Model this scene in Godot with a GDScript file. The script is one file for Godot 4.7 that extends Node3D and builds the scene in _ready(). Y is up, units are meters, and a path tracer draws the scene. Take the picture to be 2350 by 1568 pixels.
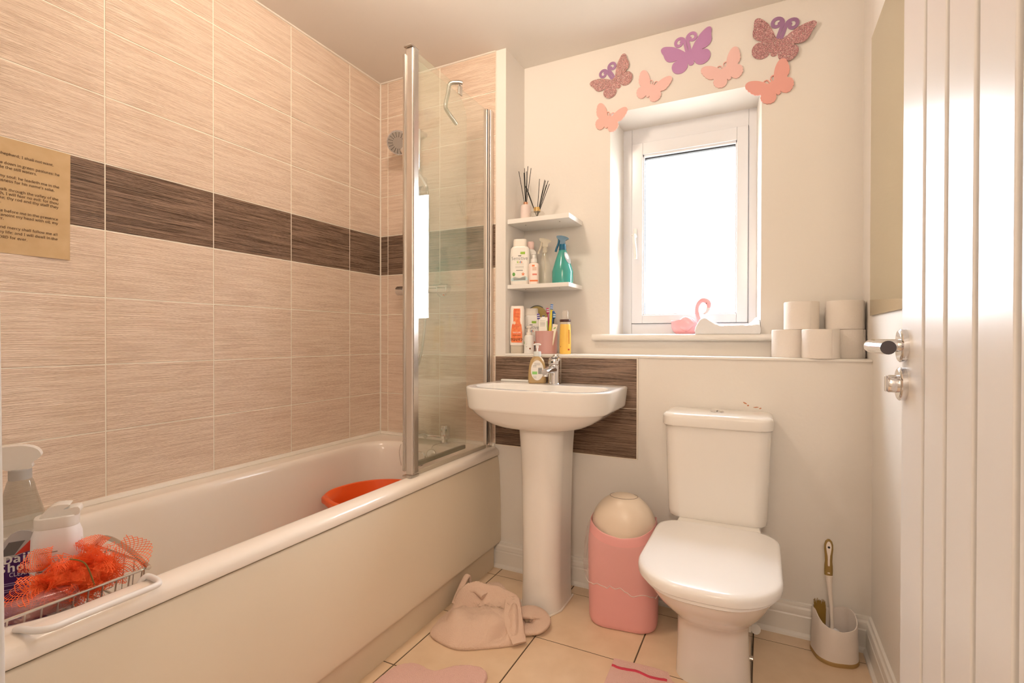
extends Node3D

# ------------------------------------------------------------------ mesh building
class MB:
	# a soup of triangles, counter-clockwise seen from outside; build() shares normals across soft edges
	var v := PackedVector3Array()
	var t := PackedVector2Array()
	var has_uv := false
	func tri(a: Vector3, b: Vector3, c: Vector3) -> void:
		v.append(a); v.append(b); v.append(c)
	func quad(a: Vector3, b: Vector3, c: Vector3, d: Vector3) -> void:
		tri(a, b, c); tri(a, c, d)
	func quad_uv(p: Array, q: Array) -> void:
		has_uv = true
		for i in [0, 1, 2, 0, 2, 3]:
			v.append(p[i]); t.append(q[i])
	func loft(rings: Array, cap0 := true, cap1 := true, closed := true) -> MB:
		for k in rings.size() - 1:
			var a: PackedVector3Array = rings[k]
			var b: PackedVector3Array = rings[k + 1]
			var n := a.size()
			for i in (n if closed else n - 1):
				var j := (i + 1) % n
				if a[i] != a[j]:
					tri(a[i], a[j], b[j])
				if b[i] != b[j]:
					tri(a[i], b[j], b[i])
		if cap0:
			cap(rings[0], true)
		if cap1:
			cap(rings[-1], false)
		return self
	func cap(r: PackedVector3Array, under: bool) -> void:
		var c := Vector3.ZERO
		for p in r:
			c += p
		c /= r.size()
		for i in r.size():
			var j := (i + 1) % r.size()
			if under:
				tri(r[j], r[i], c)
			else:
				tri(r[i], r[j], c)
	func box(lo: Vector3, hi: Vector3, bev := 0.0) -> MB:
		var b: float = min(bev, (hi.x - lo.x) * 0.49, (hi.y - lo.y) * 0.49, (hi.z - lo.z) * 0.49)
		if b <= 0.0:
			var p := [Vector3(lo.x, lo.y, lo.z), Vector3(hi.x, lo.y, lo.z), Vector3(hi.x, lo.y, hi.z), Vector3(lo.x, lo.y, hi.z), Vector3(lo.x, hi.y, lo.z), Vector3(hi.x, hi.y, lo.z), Vector3(hi.x, hi.y, hi.z), Vector3(lo.x, hi.y, hi.z)]
			quad(p[0], p[1], p[2], p[3]); quad(p[4], p[7], p[6], p[5])
			quad(p[0], p[4], p[5], p[1]); quad(p[1], p[5], p[6], p[2]); quad(p[2], p[6], p[7], p[3]); quad(p[3], p[7], p[4], p[0])
			return self
		var rings := []
		for s in [[lo.y, b], [lo.y + b * 0.3, b * 0.3], [lo.y + b, 0.0], [hi.y - b, 0.0], [hi.y - b * 0.3, b * 0.3], [hi.y, b]]:
			rings.append(MB.rr(lo.x + s[1], hi.x - s[1], lo.z + s[1], hi.z - s[1], s[0], b, b, 2))
		return loft(rings)
	func tube(path: Array, rad, n := 10, caps := true, looped := false) -> MB:
		var rings := []
		var m := path.size()
		var side := Vector3.ZERO
		for k in m:
			var prev: Vector3 = path[(k - 1 + m) % m] if looped or k > 0 else path[0]
			var next: Vector3 = path[(k + 1) % m] if looped or k < m - 1 else path[m - 1]
			var d := (next - prev).normalized()
			if side == Vector3.ZERO:
				side = d.cross(Vector3.UP if abs(d.y) < 0.9 else Vector3.RIGHT).normalized()
			side = (side - d * side.dot(d)).normalized()
			var up := d.cross(side)
			var r: float = rad[k] if rad is Array or rad is PackedFloat32Array else rad
			var ring := PackedVector3Array()
			for i in n:
				var w := TAU * i / n
				ring.append(path[k] + (side * cos(w) + up * sin(w)) * r)
			rings.append(ring)
		if looped:
			rings.append(rings[0])
		return loft(rings, caps and not looped, caps and not looped)
	func lathe(prof: Array, n := 32, at := Vector3.ZERO) -> MB:
		var rings := []
		for p in prof:
			rings.append(MB.ell(at.x, at.z, max(p[0], 0.00001), max(p[0], 0.00001), at.y + p[1], n))
		return loft(rings)
	func extrude(poly: PackedVector2Array, z0: float, z1: float) -> MB:
		var q := poly
		if Geometry2D.is_polygon_clockwise(q):
			q.reverse()
		var ix := Geometry2D.triangulate_polygon(q)
		for k in range(0, ix.size(), 3):
			var a := q[ix[k]]
			var b := q[ix[k + 1]]
			var c := q[ix[k + 2]]
			if (b - a).cross(c - a) < 0.0:
				var s := b; b = c; c = s
			tri(Vector3(a.x, a.y, z1), Vector3(b.x, b.y, z1), Vector3(c.x, c.y, z1))
			tri(Vector3(a.x, a.y, z0), Vector3(c.x, c.y, z0), Vector3(b.x, b.y, z0))
		for i in q.size():
			var j := (i + 1) % q.size()
			quad(Vector3(q[i].x, q[i].y, z0), Vector3(q[j].x, q[j].y, z0), Vector3(q[j].x, q[j].y, z1), Vector3(q[i].x, q[i].y, z1))
		return self
	func xf(m: Transform3D, from := 0) -> MB:
		for i in range(from, v.size()):
			v[i] = m * v[i]
		return self
	static func rr(x0: float, x1: float, z0: float, z1: float, y: float, rb: float, rf: float, n := 5) -> PackedVector3Array:
		# a rounded rectangle; rb rounds the corners at z0, rf those at z1
		var ring := PackedVector3Array()
		for c in [[x1, z1, rf, 0.0, -1, -1], [x0, z1, rf, 1.0, 1, -1], [x0, z0, rb, 2.0, 1, 1], [x1, z0, rb, 3.0, -1, 1]]:
			var r: float = min(c[2], (x1 - x0) * 0.499, (z1 - z0) * 0.499)
			for i in n + 1:
				var w: float = (c[3] + float(i) / n) * PI / 2
				ring.append(Vector3(c[0] + c[4] * r + cos(w) * r, y, c[1] + c[5] * r + sin(w) * r))
		ring.reverse()
		return ring
	static func ell(cx: float, cz: float, rx: float, rz: float, y: float, n := 32) -> PackedVector3Array:
		var ring := PackedVector3Array()
		for i in n:
			var w := -TAU * i / n
			ring.append(Vector3(cx + cos(w) * rx, y, cz + sin(w) * rz))
		return ring
	func build(crease := 40.0, org := Vector3.ZERO, solid := true) -> ArrayMesh:
		var nt := v.size() / 3
		if solid:
			var vol := 0.0
			var o: Vector3 = v[0]
			for k in nt:
				vol += (v[k * 3] - o).dot((v[k * 3 + 1] - o).cross(v[k * 3 + 2] - o))
			if vol < 0.0:
				for k in nt:
					var s := v[k * 3 + 1]
					v[k * 3 + 1] = v[k * 3 + 2]
					v[k * 3 + 2] = s
					if has_uv:
						var q := t[k * 3 + 1]
						t[k * 3 + 1] = t[k * 3 + 2]
						t[k * 3 + 2] = q
		var fn := PackedVector3Array()
		fn.resize(nt)
		for k in nt:
			fn[k] = (v[k * 3 + 1] - v[k * 3]).cross(v[k * 3 + 2] - v[k * 3])
		var nn := PackedVector3Array()
		nn.resize(nt * 3)
		if crease > 0.0:
			var near := {}
			for i in nt * 3:
				var key := Vector3i((v[i] * 50000.0).round())
				if near.has(key):
					near[key].append(i / 3)
				else:
					near[key] = PackedInt32Array([i / 3])
			var lim := cos(deg_to_rad(crease))
			for i in nt * 3:
				var own := fn[i / 3].normalized()
				var sum := Vector3.ZERO
				for k in near[Vector3i((v[i] * 50000.0).round())]:
					if own.dot(fn[k].normalized()) > lim:
						sum += fn[k]
				nn[i] = sum.normalized() if sum.length_squared() > 0.0 else own
		else:
			for i in nt * 3:
				nn[i] = fn[i / 3].normalized()
		var pv := PackedVector3Array()
		var pn := PackedVector3Array()
		var pt := PackedVector2Array()
		pv.resize(nt * 3); pn.resize(nt * 3); pt.resize(nt * 3 if has_uv else 0)
		for k in nt:
			for c in 3:
				var s: int = k * 3 + [0, 2, 1][c]
				pv[k * 3 + c] = v[s] - org
				pn[k * 3 + c] = nn[s]
				if has_uv:
					pt[k * 3 + c] = t[s]
		var arr := []
		arr.resize(Mesh.ARRAY_MAX)
		arr[Mesh.ARRAY_VERTEX] = pv
		arr[Mesh.ARRAY_NORMAL] = pn
		if has_uv:
			arr[Mesh.ARRAY_TEX_UV] = pt
		var m := ArrayMesh.new()
		m.add_surface_from_arrays(Mesh.PRIMITIVE_TRIANGLES, arr)
		return m

var rng := RandomNumberGenerator.new()
var ORG := Vector3.ZERO      # where the thing now being built has its base; meshes given in room coordinates are moved by it
var M := {}

func mb() -> MB:
	return MB.new()

func mat(key: String, c: Color, rough := 0.5, metal := 0.0) -> StandardMaterial3D:
	if M.has(key):
		return M[key]
	var m := StandardMaterial3D.new()
	m.resource_name = key
	m.albedo_color = c
	m.roughness = rough
	m.metallic = metal
	M[key] = m
	return m

func rgb(r: int, g: int, b: int, a := 255) -> Color:
	return Color8(r, g, b, a)

func thing(called: String, label: String, category: String, at := Vector3.ZERO, group := "", turn := 0.0) -> Node3D:
	var o := Node3D.new()
	o.name = called
	o.position = at
	o.rotation.y = turn
	o.set_meta("label", label)
	o.set_meta("category", category)
	if group:
		o.set_meta("group", group)
	add_child(o, true)
	return o

func struct(called: String, m: MB, material: Material, crease := 40.0) -> MeshInstance3D:
	var o := MeshInstance3D.new()
	o.name = called
	o.mesh = m.build(crease)
	o.material_override = material
	o.set_meta("kind", "structure")
	add_child(o, true)
	return o

func part(parent: Node3D, called: String, m: MB, material: Material, crease := 40.0, solid := true, label := "") -> MeshInstance3D:
	var o := MeshInstance3D.new()
	o.name = called
	o.mesh = m.build(crease, ORG, solid)
	o.material_override = material
	if label:
		o.set_meta("label", label)
	if called.contains("print") and (called.begins_with("small") or called.begins_with("print") or called.begins_with("side") or called.begins_with("red") or called.begins_with("centred")):
		o.set_meta("kind", "stuff")      # lines of lettering too small to read
	parent.add_child(o, true)
	return o

func text(parent: Node3D, called: String, s: String, size: float, at: Vector3, basis_: Basis, material: Material, align := HORIZONTAL_ALIGNMENT_LEFT, bold := false) -> MeshInstance3D:
	var tm := TextMesh.new()
	var f := SystemFont.new()
	f.font_names = PackedStringArray(["Droid Sans"])
	if bold:
		f.font_weight = 700
	tm.font = f
	tm.text = s
	tm.font_size = 32
	tm.pixel_size = size / 32.0
	tm.depth = 0.0003
	tm.curve_step = 3.0
	tm.horizontal_alignment = align
	tm.vertical_alignment = VERTICAL_ALIGNMENT_CENTER
	var o := MeshInstance3D.new()
	o.name = called
	o.mesh = tm
	o.material_override = material
	o.transform = Transform3D(basis_, at)
	parent.add_child(o, true)
	return o

func arc(c: Vector3, u: Vector3, w: Vector3, r: float, a0: float, a1: float, n := 8) -> Array:
	var out := []
	for i in n + 1:
		var a := deg_to_rad(lerpf(a0, a1, float(i) / n))
		out.append(c + u * cos(a) * r + w * sin(a) * r)
	return out

func smooth_path(pts: Array, per := 8) -> Array:
	var out := []
	for i in pts.size() - 1:
		var p0: Vector3 = pts[max(i - 1, 0)]
		var p3: Vector3 = pts[min(i + 2, pts.size() - 1)]
		for k in per:
			out.append((pts[i] as Vector3).cubic_interpolate(pts[i + 1], p0, p3, float(k) / per))
	out.append(pts[-1])
	return out

func smooth_poly(pts: Array, per := 5) -> PackedVector2Array:
	var out := PackedVector2Array()
	var n := pts.size()
	for i in n:
		for k in per:
			out.append((pts[i] as Vector2).cubic_interpolate(pts[(i + 1) % n], pts[(i - 1 + n) % n], pts[(i + 2) % n], float(k) / per))
	return out

# ------------------------------------------------------------------ computed textures
func tex(w: int, h: int, f: Callable) -> ImageTexture:
	var data := PackedByteArray()
	data.resize(w * h * 3)
	var k := 0
	for y in h:
		for x in w:
			var c: Color = f.call(x, y)
			data[k] = int(clampf(c.r, 0, 1) * 255); data[k + 1] = int(clampf(c.g, 0, 1) * 255); data[k + 2] = int(clampf(c.b, 0, 1) * 255)
			k += 3
	return ImageTexture.create_from_image(Image.create_from_data(w, h, false, Image.FORMAT_RGB8, data))

func ridged_tile(key: String, base: Color, line: Color, amount: float, sd: int, bump: float, rough: float) -> StandardMaterial3D:
	# fine horizontal ridges, as pressed into the glaze of the wall tiles; 0.66 m wide, 0.4 m high
	var a := FastNoiseLite.new()
	a.seed = sd
	a.noise_type = FastNoiseLite.TYPE_SIMPLEX
	a.frequency = 1.0
	a.fractal_type = FastNoiseLite.FRACTAL_NONE
	var b := FastNoiseLite.new()
	b.seed = sd + 7
	b.frequency = 1.0
	b.fractal_octaves = 2
	var w := 512
	var h := 1024
	var hei := PackedFloat32Array()
	hei.resize(w * h)
	for y in h:
		for x in w:
			var wob := a.get_noise_2d(x * 0.004, y * 0.004) * 3.0
			var l := a.get_noise_2d(x * 0.003, (y + wob) * 0.19) * 0.5 + a.get_noise_2d(x * 0.007 + 50.0, (y + wob) * 0.40) * 0.5
			hei[y * w + x] = l
	var col := tex(w, h, func(x, y):
		var l: float = hei[y * w + x]
		var k := clampf(smoothstep(-0.05, -0.5, l) * amount + (b.get_noise_2d(x * 0.0025, y * 0.012) * 0.5) * amount * 0.5, 0.0, 1.0)
		return base.lerp(line, k))
	var him := Image.create(w, h, false, Image.FORMAT_RGB8)
	for y in h:
		for x in w:
			var g: float = clampf(hei[y * w + x] * 0.7 + 0.5 + a.get_noise_2d(x * 0.06, y * 0.5) * 0.14, 0, 1)
			him.set_pixel(x, y, Color(g, g, g))
	him.bump_map_to_normal_map(bump)
	var m := mat(key, Color.WHITE, rough)
	m.albedo_texture = col
	m.normal_enabled = true
	m.normal_texture = ImageTexture.create_from_image(him)
	m.normal_scale = 1.0
	return m

func noise_relief(m: StandardMaterial3D, scale: float, height: float, sd: int, octaves := 3) -> void:
	var n := FastNoiseLite.new()
	n.seed = sd
	n.frequency = 0.05
	n.fractal_octaves = octaves
	var nt := NoiseTexture2D.new()
	nt.width = 256
	nt.height = 256
	nt.seamless = true
	nt.noise = n
	m.heightmap_enabled = true
	m.heightmap_texture = nt
	m.heightmap_scale = height
	m.uv1_triplanar = true
	m.uv1_world_triplanar = true
	m.uv1_scale = Vector3.ONE * scale

func mottle(m: StandardMaterial3D, a: Color, b: Color, scale: float, sd: int) -> void:
	var n := FastNoiseLite.new()
	n.seed = sd
	n.frequency = 0.012
	n.fractal_octaves = 4
	var g := Gradient.new()
	g.set_color(0, a)
	g.set_color(1, b)
	var nt := NoiseTexture2D.new()
	nt.width = 512
	nt.height = 512
	nt.seamless = true
	nt.noise = n
	nt.color_ramp = g
	m.albedo_color = Color.WHITE
	m.albedo_texture = nt
	m.uv1_triplanar = true
	m.uv1_world_triplanar = true
	m.uv1_scale = Vector3.ONE * scale

func materials() -> void:
	var wall := mat("painted plaster", rgb(238, 233, 226), 0.8)
	noise_relief(wall, 3.0, 0.03, 3)
	mat("ceiling paint", rgb(238, 233, 226), 0.9)
	mat("grout", rgb(250, 242, 226), 0.8)
	mat("floor grout", rgb(84, 68, 52), 0.9)
	mat("trim paint", rgb(240, 236, 230), 0.35)
	mat("sealant", rgb(238, 230, 218), 0.4)
	mat("door paint", rgb(230, 228, 226), 0.3)
	M["door paint"].metallic_specular = 0.38
	mat("upvc", rgb(240, 242, 247), 0.25)
	mat("rubber", rgb(52, 54, 60), 0.6)
	mat("porcelain", rgb(240, 236, 230), 0.07)
	mat("seat plastic", rgb(240, 238, 236), 0.16)
	mat("acrylic", rgb(243, 233, 221), 0.12)
	mat("bath panel", rgb(232, 219, 197), 0.38)
	mat("chrome", rgb(228, 228, 230), 0.07, 1.0)
	mat("dull chrome", rgb(205, 200, 194), 0.22, 1.0)
	mat("aluminium", rgb(226, 220, 214), 0.3, 1.0)
	mat("dark metal", rgb(90, 84, 80), 0.35, 0.8)
	mat("gold", rgb(224, 190, 130), 0.2, 1.0)
	mat("copper", rgb(222, 168, 138), 0.25, 1.0)
	mat("mirror", rgb(214, 206, 176), 0.015, 1.0)
	mat("black", rgb(26, 24, 24), 0.6)
	mat("white plastic", rgb(242, 240, 236), 0.3)
	mat("ink", rgb(60, 58, 60), 0.8)
	var g := mat("clear glass", Color(0.80, 0.84, 0.72, 0.10), 0.015)
	g.transparency = BaseMaterial3D.TRANSPARENCY_ALPHA
	g.metallic_specular = 0.38
	var w := mat("window glass", Color(0.95, 0.97, 1.0, 0.03), 0.02)
	w.transparency = BaseMaterial3D.TRANSPARENCY_ALPHA
	ridged_tile("beige tile", rgb(246, 224, 204), rgb(206, 172, 147), 0.55, 11, 4.0, 0.17)
	ridged_tile("brown tile", rgb(158, 130, 110), rgb(62, 46, 36), 1.0, 23, 6.0, 0.22)
	var ft := mat("floor tile", rgb(232, 220, 202), 0.3)
	mottle(ft, rgb(224, 196, 164), rgb(234, 208, 178), 1.3, 5)

func _ready() -> void:
	rng.seed = 20240611
	set_view()
	materials()
	room()
	window()
	door()
	bath()
	shower()
	basin()
	toilet()
	shelves()
	butterflies()
	floor_things()
	bath_things()

# ------------------------------------------------------------------ camera, sky, lamp, exposure
func set_view() -> void:
	var cam := Camera3D.new()
	cam.name = "camera"
	cam.fov = rad_to_deg(2.0 * atan(784.0 / 1153.16))
	cam.near = 0.02
	cam.far = 200.0
	cam.transform = Transform3D(Basis(Vector3.UP, 0.4628) * Basis(Vector3.RIGHT, -0.0062) * Basis(Vector3.BACK, 0.0018), Vector3(1.7586, 1.0307, 2.0098))
	cam.current = true
	add_child(cam)
	var sky := ProceduralSkyMaterial.new()      # an even, bright overcast
	sky.sky_top_color = Color(0.93, 0.96, 1.0)
	sky.sky_horizon_color = Color(0.97, 0.98, 1.0)
	sky.ground_horizon_color = Color(0.80, 0.82, 0.84)
	sky.ground_bottom_color = Color(0.62, 0.62, 0.60)
	sky.sun_angle_max = 1.0
	var e := Environment.new()
	e.background_mode = Environment.BG_SKY
	e.sky = Sky.new()
	e.sky.sky_material = sky
	e.background_energy_multiplier = SKY_ENERGY
	e.tonemap_mode = Environment.TONE_MAPPER_LINEAR
	e.tonemap_exposure = EXPOSURE
	e.sdfgi_enabled = true
	e.ssao_enabled = true
	e.ssil_enabled = true
	var we := WorldEnvironment.new()
	we.name = "environment"
	we.environment = e
	add_child(we)

const SKY_ENERGY := 44.0
const EXPOSURE := 0.57
const LAMP_ENERGY := 1.25
const FILL_PENDANT_ENERGY := 1.7
const LAMP_COLOR := Color(1.0, 0.912, 0.825)

func ceiling_lamp() -> void:
	# the room's lamp: an opal dome on the ceiling, above the picture
	var at := Vector3(0.82, 2.333, 0.90)
	var o := thing("ceiling_light", "round opal glass dome lamp glowing warm on the ceiling", "lamp", at)
	ORG = Vector3.ZERO
	part(o, "base", mb().lathe([[0.0, -0.022], [0.15, -0.022], [0.155, -0.018], [0.155, 0.0], [0.0, 0.0]], 36), mat("white plastic", Color.WHITE))
	var glow := mat("lamp glass", rgb(250, 240, 225), 0.3)
	glow.emission_enabled = true
	glow.emission = LAMP_COLOR
	glow.emission_energy_multiplier = 3.0
	part(o, "diffuser", mb().lathe([[0.0, -0.085], [0.05, -0.082], [0.09, -0.071], [0.12, -0.053], [0.138, -0.03], [0.14, -0.022], [0.0, -0.022]], 36), glow)
	var l := OmniLight3D.new()
	l.name = "ceiling_lamp_light"
	l.position = Vector3(0, -0.055, 0)
	l.light_color = LAMP_COLOR
	l.light_energy = LAMP_ENERGY
	l.light_size = 0.09
	l.omni_range = 8.0
	l.omni_attenuation = 2.0
	l.shadow_enabled = true
	o.add_child(l)
	# an unseen pendant added behind the camera, to fill the room through the doorway
	var pa := Vector3(1.85, 1.8, 2.85)
	var q := thing("added_fill_pendant", "unseen white globe pendant added on the landing as fill light", "lamp", pa)
	part(q, "cord", mb().tube([Vector3(0, 0.13, 0), Vector3(0, 0.533, 0)], 0.003, 8), M["white plastic"])
	part(q, "rose", mb().lathe([[0.0, 0.51], [0.04, 0.515], [0.045, 0.533], [0.0, 0.533]], 24), M["white plastic"])
	var ball := []
	for k in 13:
		var a := deg_to_rad(-90.0 + k * 15.0)
		ball.append([cos(a) * 0.14, sin(a) * 0.14])
	part(q, "globe", mb().lathe(ball, 32), glow)
	var l2 := OmniLight3D.new()
	l2.name = "added_fill_light"
	l2.light_color = LAMP_COLOR
	l2.light_energy = FILL_PENDANT_ENERGY
	l2.light_size = 0.13
	l2.omni_range = 8.0
	l2.omni_attenuation = 2.0
	l2.shadow_enabled = true
	q.add_child(l2)

# ------------------------------------------------------------------ the room
const CEIL := 2.333
const XR := 2.083       # right wall
const ZW := -0.196      # window wall, behind the ledge
const XRET := 0.723     # side of the recess
const YL := 0.963       # top of the ledge
const ZF := 1.83        # inside of the door wall
const ROWS := [0.5506, 0.7506, 0.9506, 1.1506, 1.3506, 1.5506, 1.7506, 1.9506, 2.1506]

func tile(parent: Node3D, o: Vector3, u: Vector3, w: Vector3, u0: float, u1: float, v0: float, v1: float, m: Material, gap := 0.0017, thick := 0.006, called := "tile", bev := 0.0009) -> void:
	var n := u.cross(w)
	var b := mb()
	var r := [u0 + gap, u1 - gap, v0 + gap, v1 - gap]
	var off := Vector2(rng.randf(), rng.randf())
	var P := func(i: int, e: float, dep: float) -> Vector3:
		var uu: float = [r[0] + e, r[1] - e, r[1] - e, r[0] + e][i]
		var vv: float = [r[2] + e, r[2] + e, r[3] - e, r[3] - e][i]
		return o + u * uu + w * vv - n * dep
	var T := func(i: int) -> Vector2:
		return Vector2(([r[0], r[1], r[1], r[0]][i] - r[0]) / 0.70 + off.x * 0.5, 1.0 - ([r[2], r[2], r[3], r[3]][i] - r[2]) / 0.42 - off.y * 0.5)
	b.quad_uv([P.call(0, bev, 0.0), P.call(1, bev, 0.0), P.call(2, bev, 0.0), P.call(3, bev, 0.0)], [T.call(0), T.call(1), T.call(2), T.call(3)])
	for i in 4:
		var j := (i + 1) % 4
		b.quad_uv([P.call(i, 0.0, bev), P.call(j, 0.0, bev), P.call(j, bev, 0.0), P.call(i, bev, 0.0)], [T.call(i), T.call(j), T.call(j), T.call(i)])
		b.quad_uv([P.call(i, 0.0, thick), P.call(j, 0.0, thick), P.call(j, 0.0, bev), P.call(i, 0.0, bev)], [T.call(i), T.call(j), T.call(j), T.call(i)])
	ORG = Vector3.ZERO
	part(parent, called, b, m, 20.0, false)

func room() -> void:
	ceiling_lamp()
	var paint: Material = M["painted plaster"]
	# --- left wall: tiled from the bath to the ceiling
	var gd := 0.0014
	var left := struct("wall_left", mb().box(Vector3(-0.14, -0.1, -0.5), Vector3(-gd, CEIL + 0.1, ZF + 0.1)), M["grout"])
	var cols := [0.0, 0.2137, 0.5449, 0.8761, 1.2073, 1.5385, ZF]
	for r in ROWS.size():
		var y0: float = ROWS[r]
		var y1: float = ROWS[r + 1] if r + 1 < ROWS.size() else CEIL
		for c in cols.size() - 1:
			tile(left, Vector3.ZERO, Vector3(0, 0, -1), Vector3.UP, -cols[c + 1], -cols[c], y0, y1, M["brown tile"] if r == 4 else M["beige tile"])
	# --- wall at the end of the bath, tiled
	var ends := struct("wall_shower", mb().box(Vector3(-gd, -0.1, -0.5), Vector3(0.672, CEIL + 0.1, -gd)), M["grout"])
	cols = [0.0, 0.0483, 0.3667, 0.672]
	for r in ROWS.size():
		var y0: float = ROWS[r]
		var y1: float = ROWS[r + 1] if r + 1 < ROWS.size() else CEIL
		for c in 3:
			tile(ends, Vector3.ZERO, Vector3.RIGHT, Vector3.UP, cols[c], cols[c + 1], y0, y1, M["brown tile"] if r == 4 else M["beige tile"])
	# --- back wall: boxing below the ledge, pier beside the tiles, window wall set back above the ledge, with splayed reveals
	var b := mb()
	b.box(Vector3(0.672, -0.1, -0.5), Vector3(XRET, CEIL + 0.1, 0.0), 0.0)
	b.box(Vector3(XRET, -0.1, -0.5), Vector3(XR + 0.12, YL - 0.009, 0.0))
	var wx0 := 1.146; var wx1 := 1.751; var wy0 := 1.022; var wy1 := 2.033
	b.box(Vector3(XRET, YL - 0.009, -0.5), Vector3(wx0, CEIL + 0.1, ZW))
	b.box(Vector3(wx1, YL - 0.009, -0.5), Vector3(XR + 0.12, CEIL + 0.1, ZW))
	b.box(Vector3(wx0, YL - 0.009, -0.5), Vector3(wx1, wy0, ZW))
	b.box(Vector3(wx0, wy1, -0.5), Vector3(wx1, CEIL + 0.1, ZW))
	var back := struct("wall_back", b, paint)
	# splayed plaster reveals round the window
	var zf := -0.366
	var rv := mb()
	var fx0 := 1.164; var fx1 := 1.732; var fy1 := 2.013
	rv.loft([PackedVector3Array([Vector3(wx0, wy0, ZW), Vector3(wx0, wy0, zf - 0.06), Vector3(fx0, wy0, zf - 0.06), Vector3(fx0, wy0, zf)]), PackedVector3Array([Vector3(wx0, wy1, ZW), Vector3(wx0, wy1, zf - 0.06), Vector3(fx0, wy1, zf - 0.06), Vector3(fx0, wy1, zf)])])
	rv.loft([PackedVector3Array([Vector3(wx1, wy0, ZW), Vector3(fx1, wy0, zf), Vector3(fx1, wy0, zf - 0.06), Vector3(wx1, wy0, zf - 0.06)]), PackedVector3Array([Vector3(wx1, wy1, ZW), Vector3(fx1, wy1, zf), Vector3(fx1, wy1, zf - 0.06), Vector3(wx1, wy1, zf - 0.06)])])
	rv.loft([PackedVector3Array([Vector3(wx0, wy1, ZW), Vector3(wx0, fy1, zf), Vector3(wx0, fy1, zf - 0.06), Vector3(wx0, wy1, zf - 0.06)]), PackedVector3Array([Vector3(wx1, wy1, ZW), Vector3(wx1, fy1, zf), Vector3(wx1, fy1, zf - 0.06), Vector3(wx1, wy1, zf - 0.06)])])
	ORG = Vector3.ZERO
	part(back, "window_reveal", rv, paint, 20.0, false)
	# the two by two brown splash tiles behind the basin
	for r in 2:
		for c in 2:
			tile(back, Vector3(0, 0, 0.006), Vector3.RIGHT, Vector3.UP, [0.674, 0.9906][c], [0.9906, 1.3123][c], ROWS[r], ROWS[r + 1], M["brown tile"], 0.001, 0.008, "splashback_tile")
	var sg := mb().box(Vector3(0.6735, ROWS[0] - 0.002, -0.002), Vector3(1.3145, ROWS[2] + 0.002, 0.0046))
	part(back, "splashback_grout", sg, M["grout"])
	part(back, "splashback_edging", mb().box(Vector3(1.3123, ROWS[0] - 0.001, -0.002), Vector3(1.317, ROWS[2] + 0.003, 0.0066), 0.001), M["sealant"])
	# rusty smudges on the paint above the cistern
	var rust := mat("rust stain", rgb(196, 128, 92), 0.8)
	for q in [[1.702, 0.797, 0.007, 0.0022, -0.5], [1.712, 0.789, 0.0035, 0.0025, 0.0], [1.738, 0.784, 0.009, 0.0016, 0.1], [1.752, 0.781, 0.004, 0.002, 0.3]]:
		var blot := PackedVector2Array()
		for k in 16:
			var w := Vector2(cos(TAU * k / 16) * q[2], sin(TAU * k / 16) * q[3] * (1.0 + 0.3 * sin(k * 2.3))).rotated(q[4])
			blot.append(Vector2(q[0], q[1]) + w)
		part(back, "rust_stain", mb().extrude(blot, -0.001, 0.0003), rust)
	# ledge board
	struct("trim_1", mb().box(Vector3(XRET, YL - 0.0095, ZW), Vector3(XR, YL, 0.005), 0.002), M["trim paint"])
	# right wall, door wall, ceiling, floor, landing outside the door
	struct("wall_right", mb().box(Vector3(XR, -0.1, -0.5), Vector3(XR + 0.12, CEIL + 0.1, ZF + 0.1)), paint)
	b = mb()
	b.box(Vector3(-0.14, -0.1, ZF), Vector3(1.165, CEIL + 0.1, ZF + 0.1))
	b.box(Vector3(1.985, -0.1, ZF), Vector3(XR + 0.12, CEIL + 0.1, ZF + 0.1))
	b.box(Vector3(1.165, 2.03, ZF), Vector3(1.985, CEIL + 0.1, ZF + 0.1))
	struct("wall_front", b, paint)
	b = mb()
	b.box(Vector3(0.2, -0.1, ZF + 0.1), Vector3(0.3, CEIL + 0.1, 3.3))
	b.box(Vector3(2.7, -0.1, ZF + 0.1), Vector3(2.8, CEIL + 0.1, 3.3))
	b.box(Vector3(0.2, -0.1, 3.2), Vector3(2.8, CEIL + 0.1, 3.3))
	b.box(Vector3(XR + 0.1, -0.1, ZF), Vector3(2.8, CEIL + 0.1, ZF + 0.1))
	struct("wall_landing", b, paint)
	struct("ceiling", mb().box(Vector3(-0.14, CEIL, -0.5), Vector3(2.8, CEIL + 0.1, 3.3)), M["ceiling paint"])
	var fl := struct("floor", mb().box(Vector3(-0.14, -0.1, -0.5), Vector3(2.8, -0.0016, 3.3)), M["floor grout"])
	var fx := [0.60, 0.7205, 1.0585, 1.3965, 1.7335, XR]
	var fz := [-0.0, 0.0855, 0.4235, 0.7615, 1.0995, 1.4375, 1.7755, 1.93]
	for i in fx.size() - 1:
		for k in fz.size() - 1:
			tile(fl, Vector3.ZERO, Vector3.RIGHT, Vector3(0, 0, -1), fx[i], fx[i + 1], -fz[k + 1], -fz[k], M["floor tile"], 0.0021, 0.008, "tile", 0.001)
	part(fl, "landing_floor", mb().box(Vector3(0.3, -0.01, 1.932), Vector3(2.7, 0.0, 3.2)), mat("carpet", rgb(176, 164, 150), 1.0))
	# skirting boards: a moulded top over a flat face, with a quadrant bead along the floor
	var prof := [Vector2(0, 0), Vector2(0.026, 0), Vector2(0.025, 0.008), Vector2(0.018, 0.014), Vector2(0.0165, 0.016), Vector2(0.0165, 0.07), Vector2(0.0145, 0.074), Vector2(0.0145, 0.078), Vector2(0.0155, 0.082), Vector2(0.0135, 0.095), Vector2(0.0085, 0.101), Vector2(0.0085, 0.106), Vector2(0.007, 0.112), Vector2(0.0, 0.114)]
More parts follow.
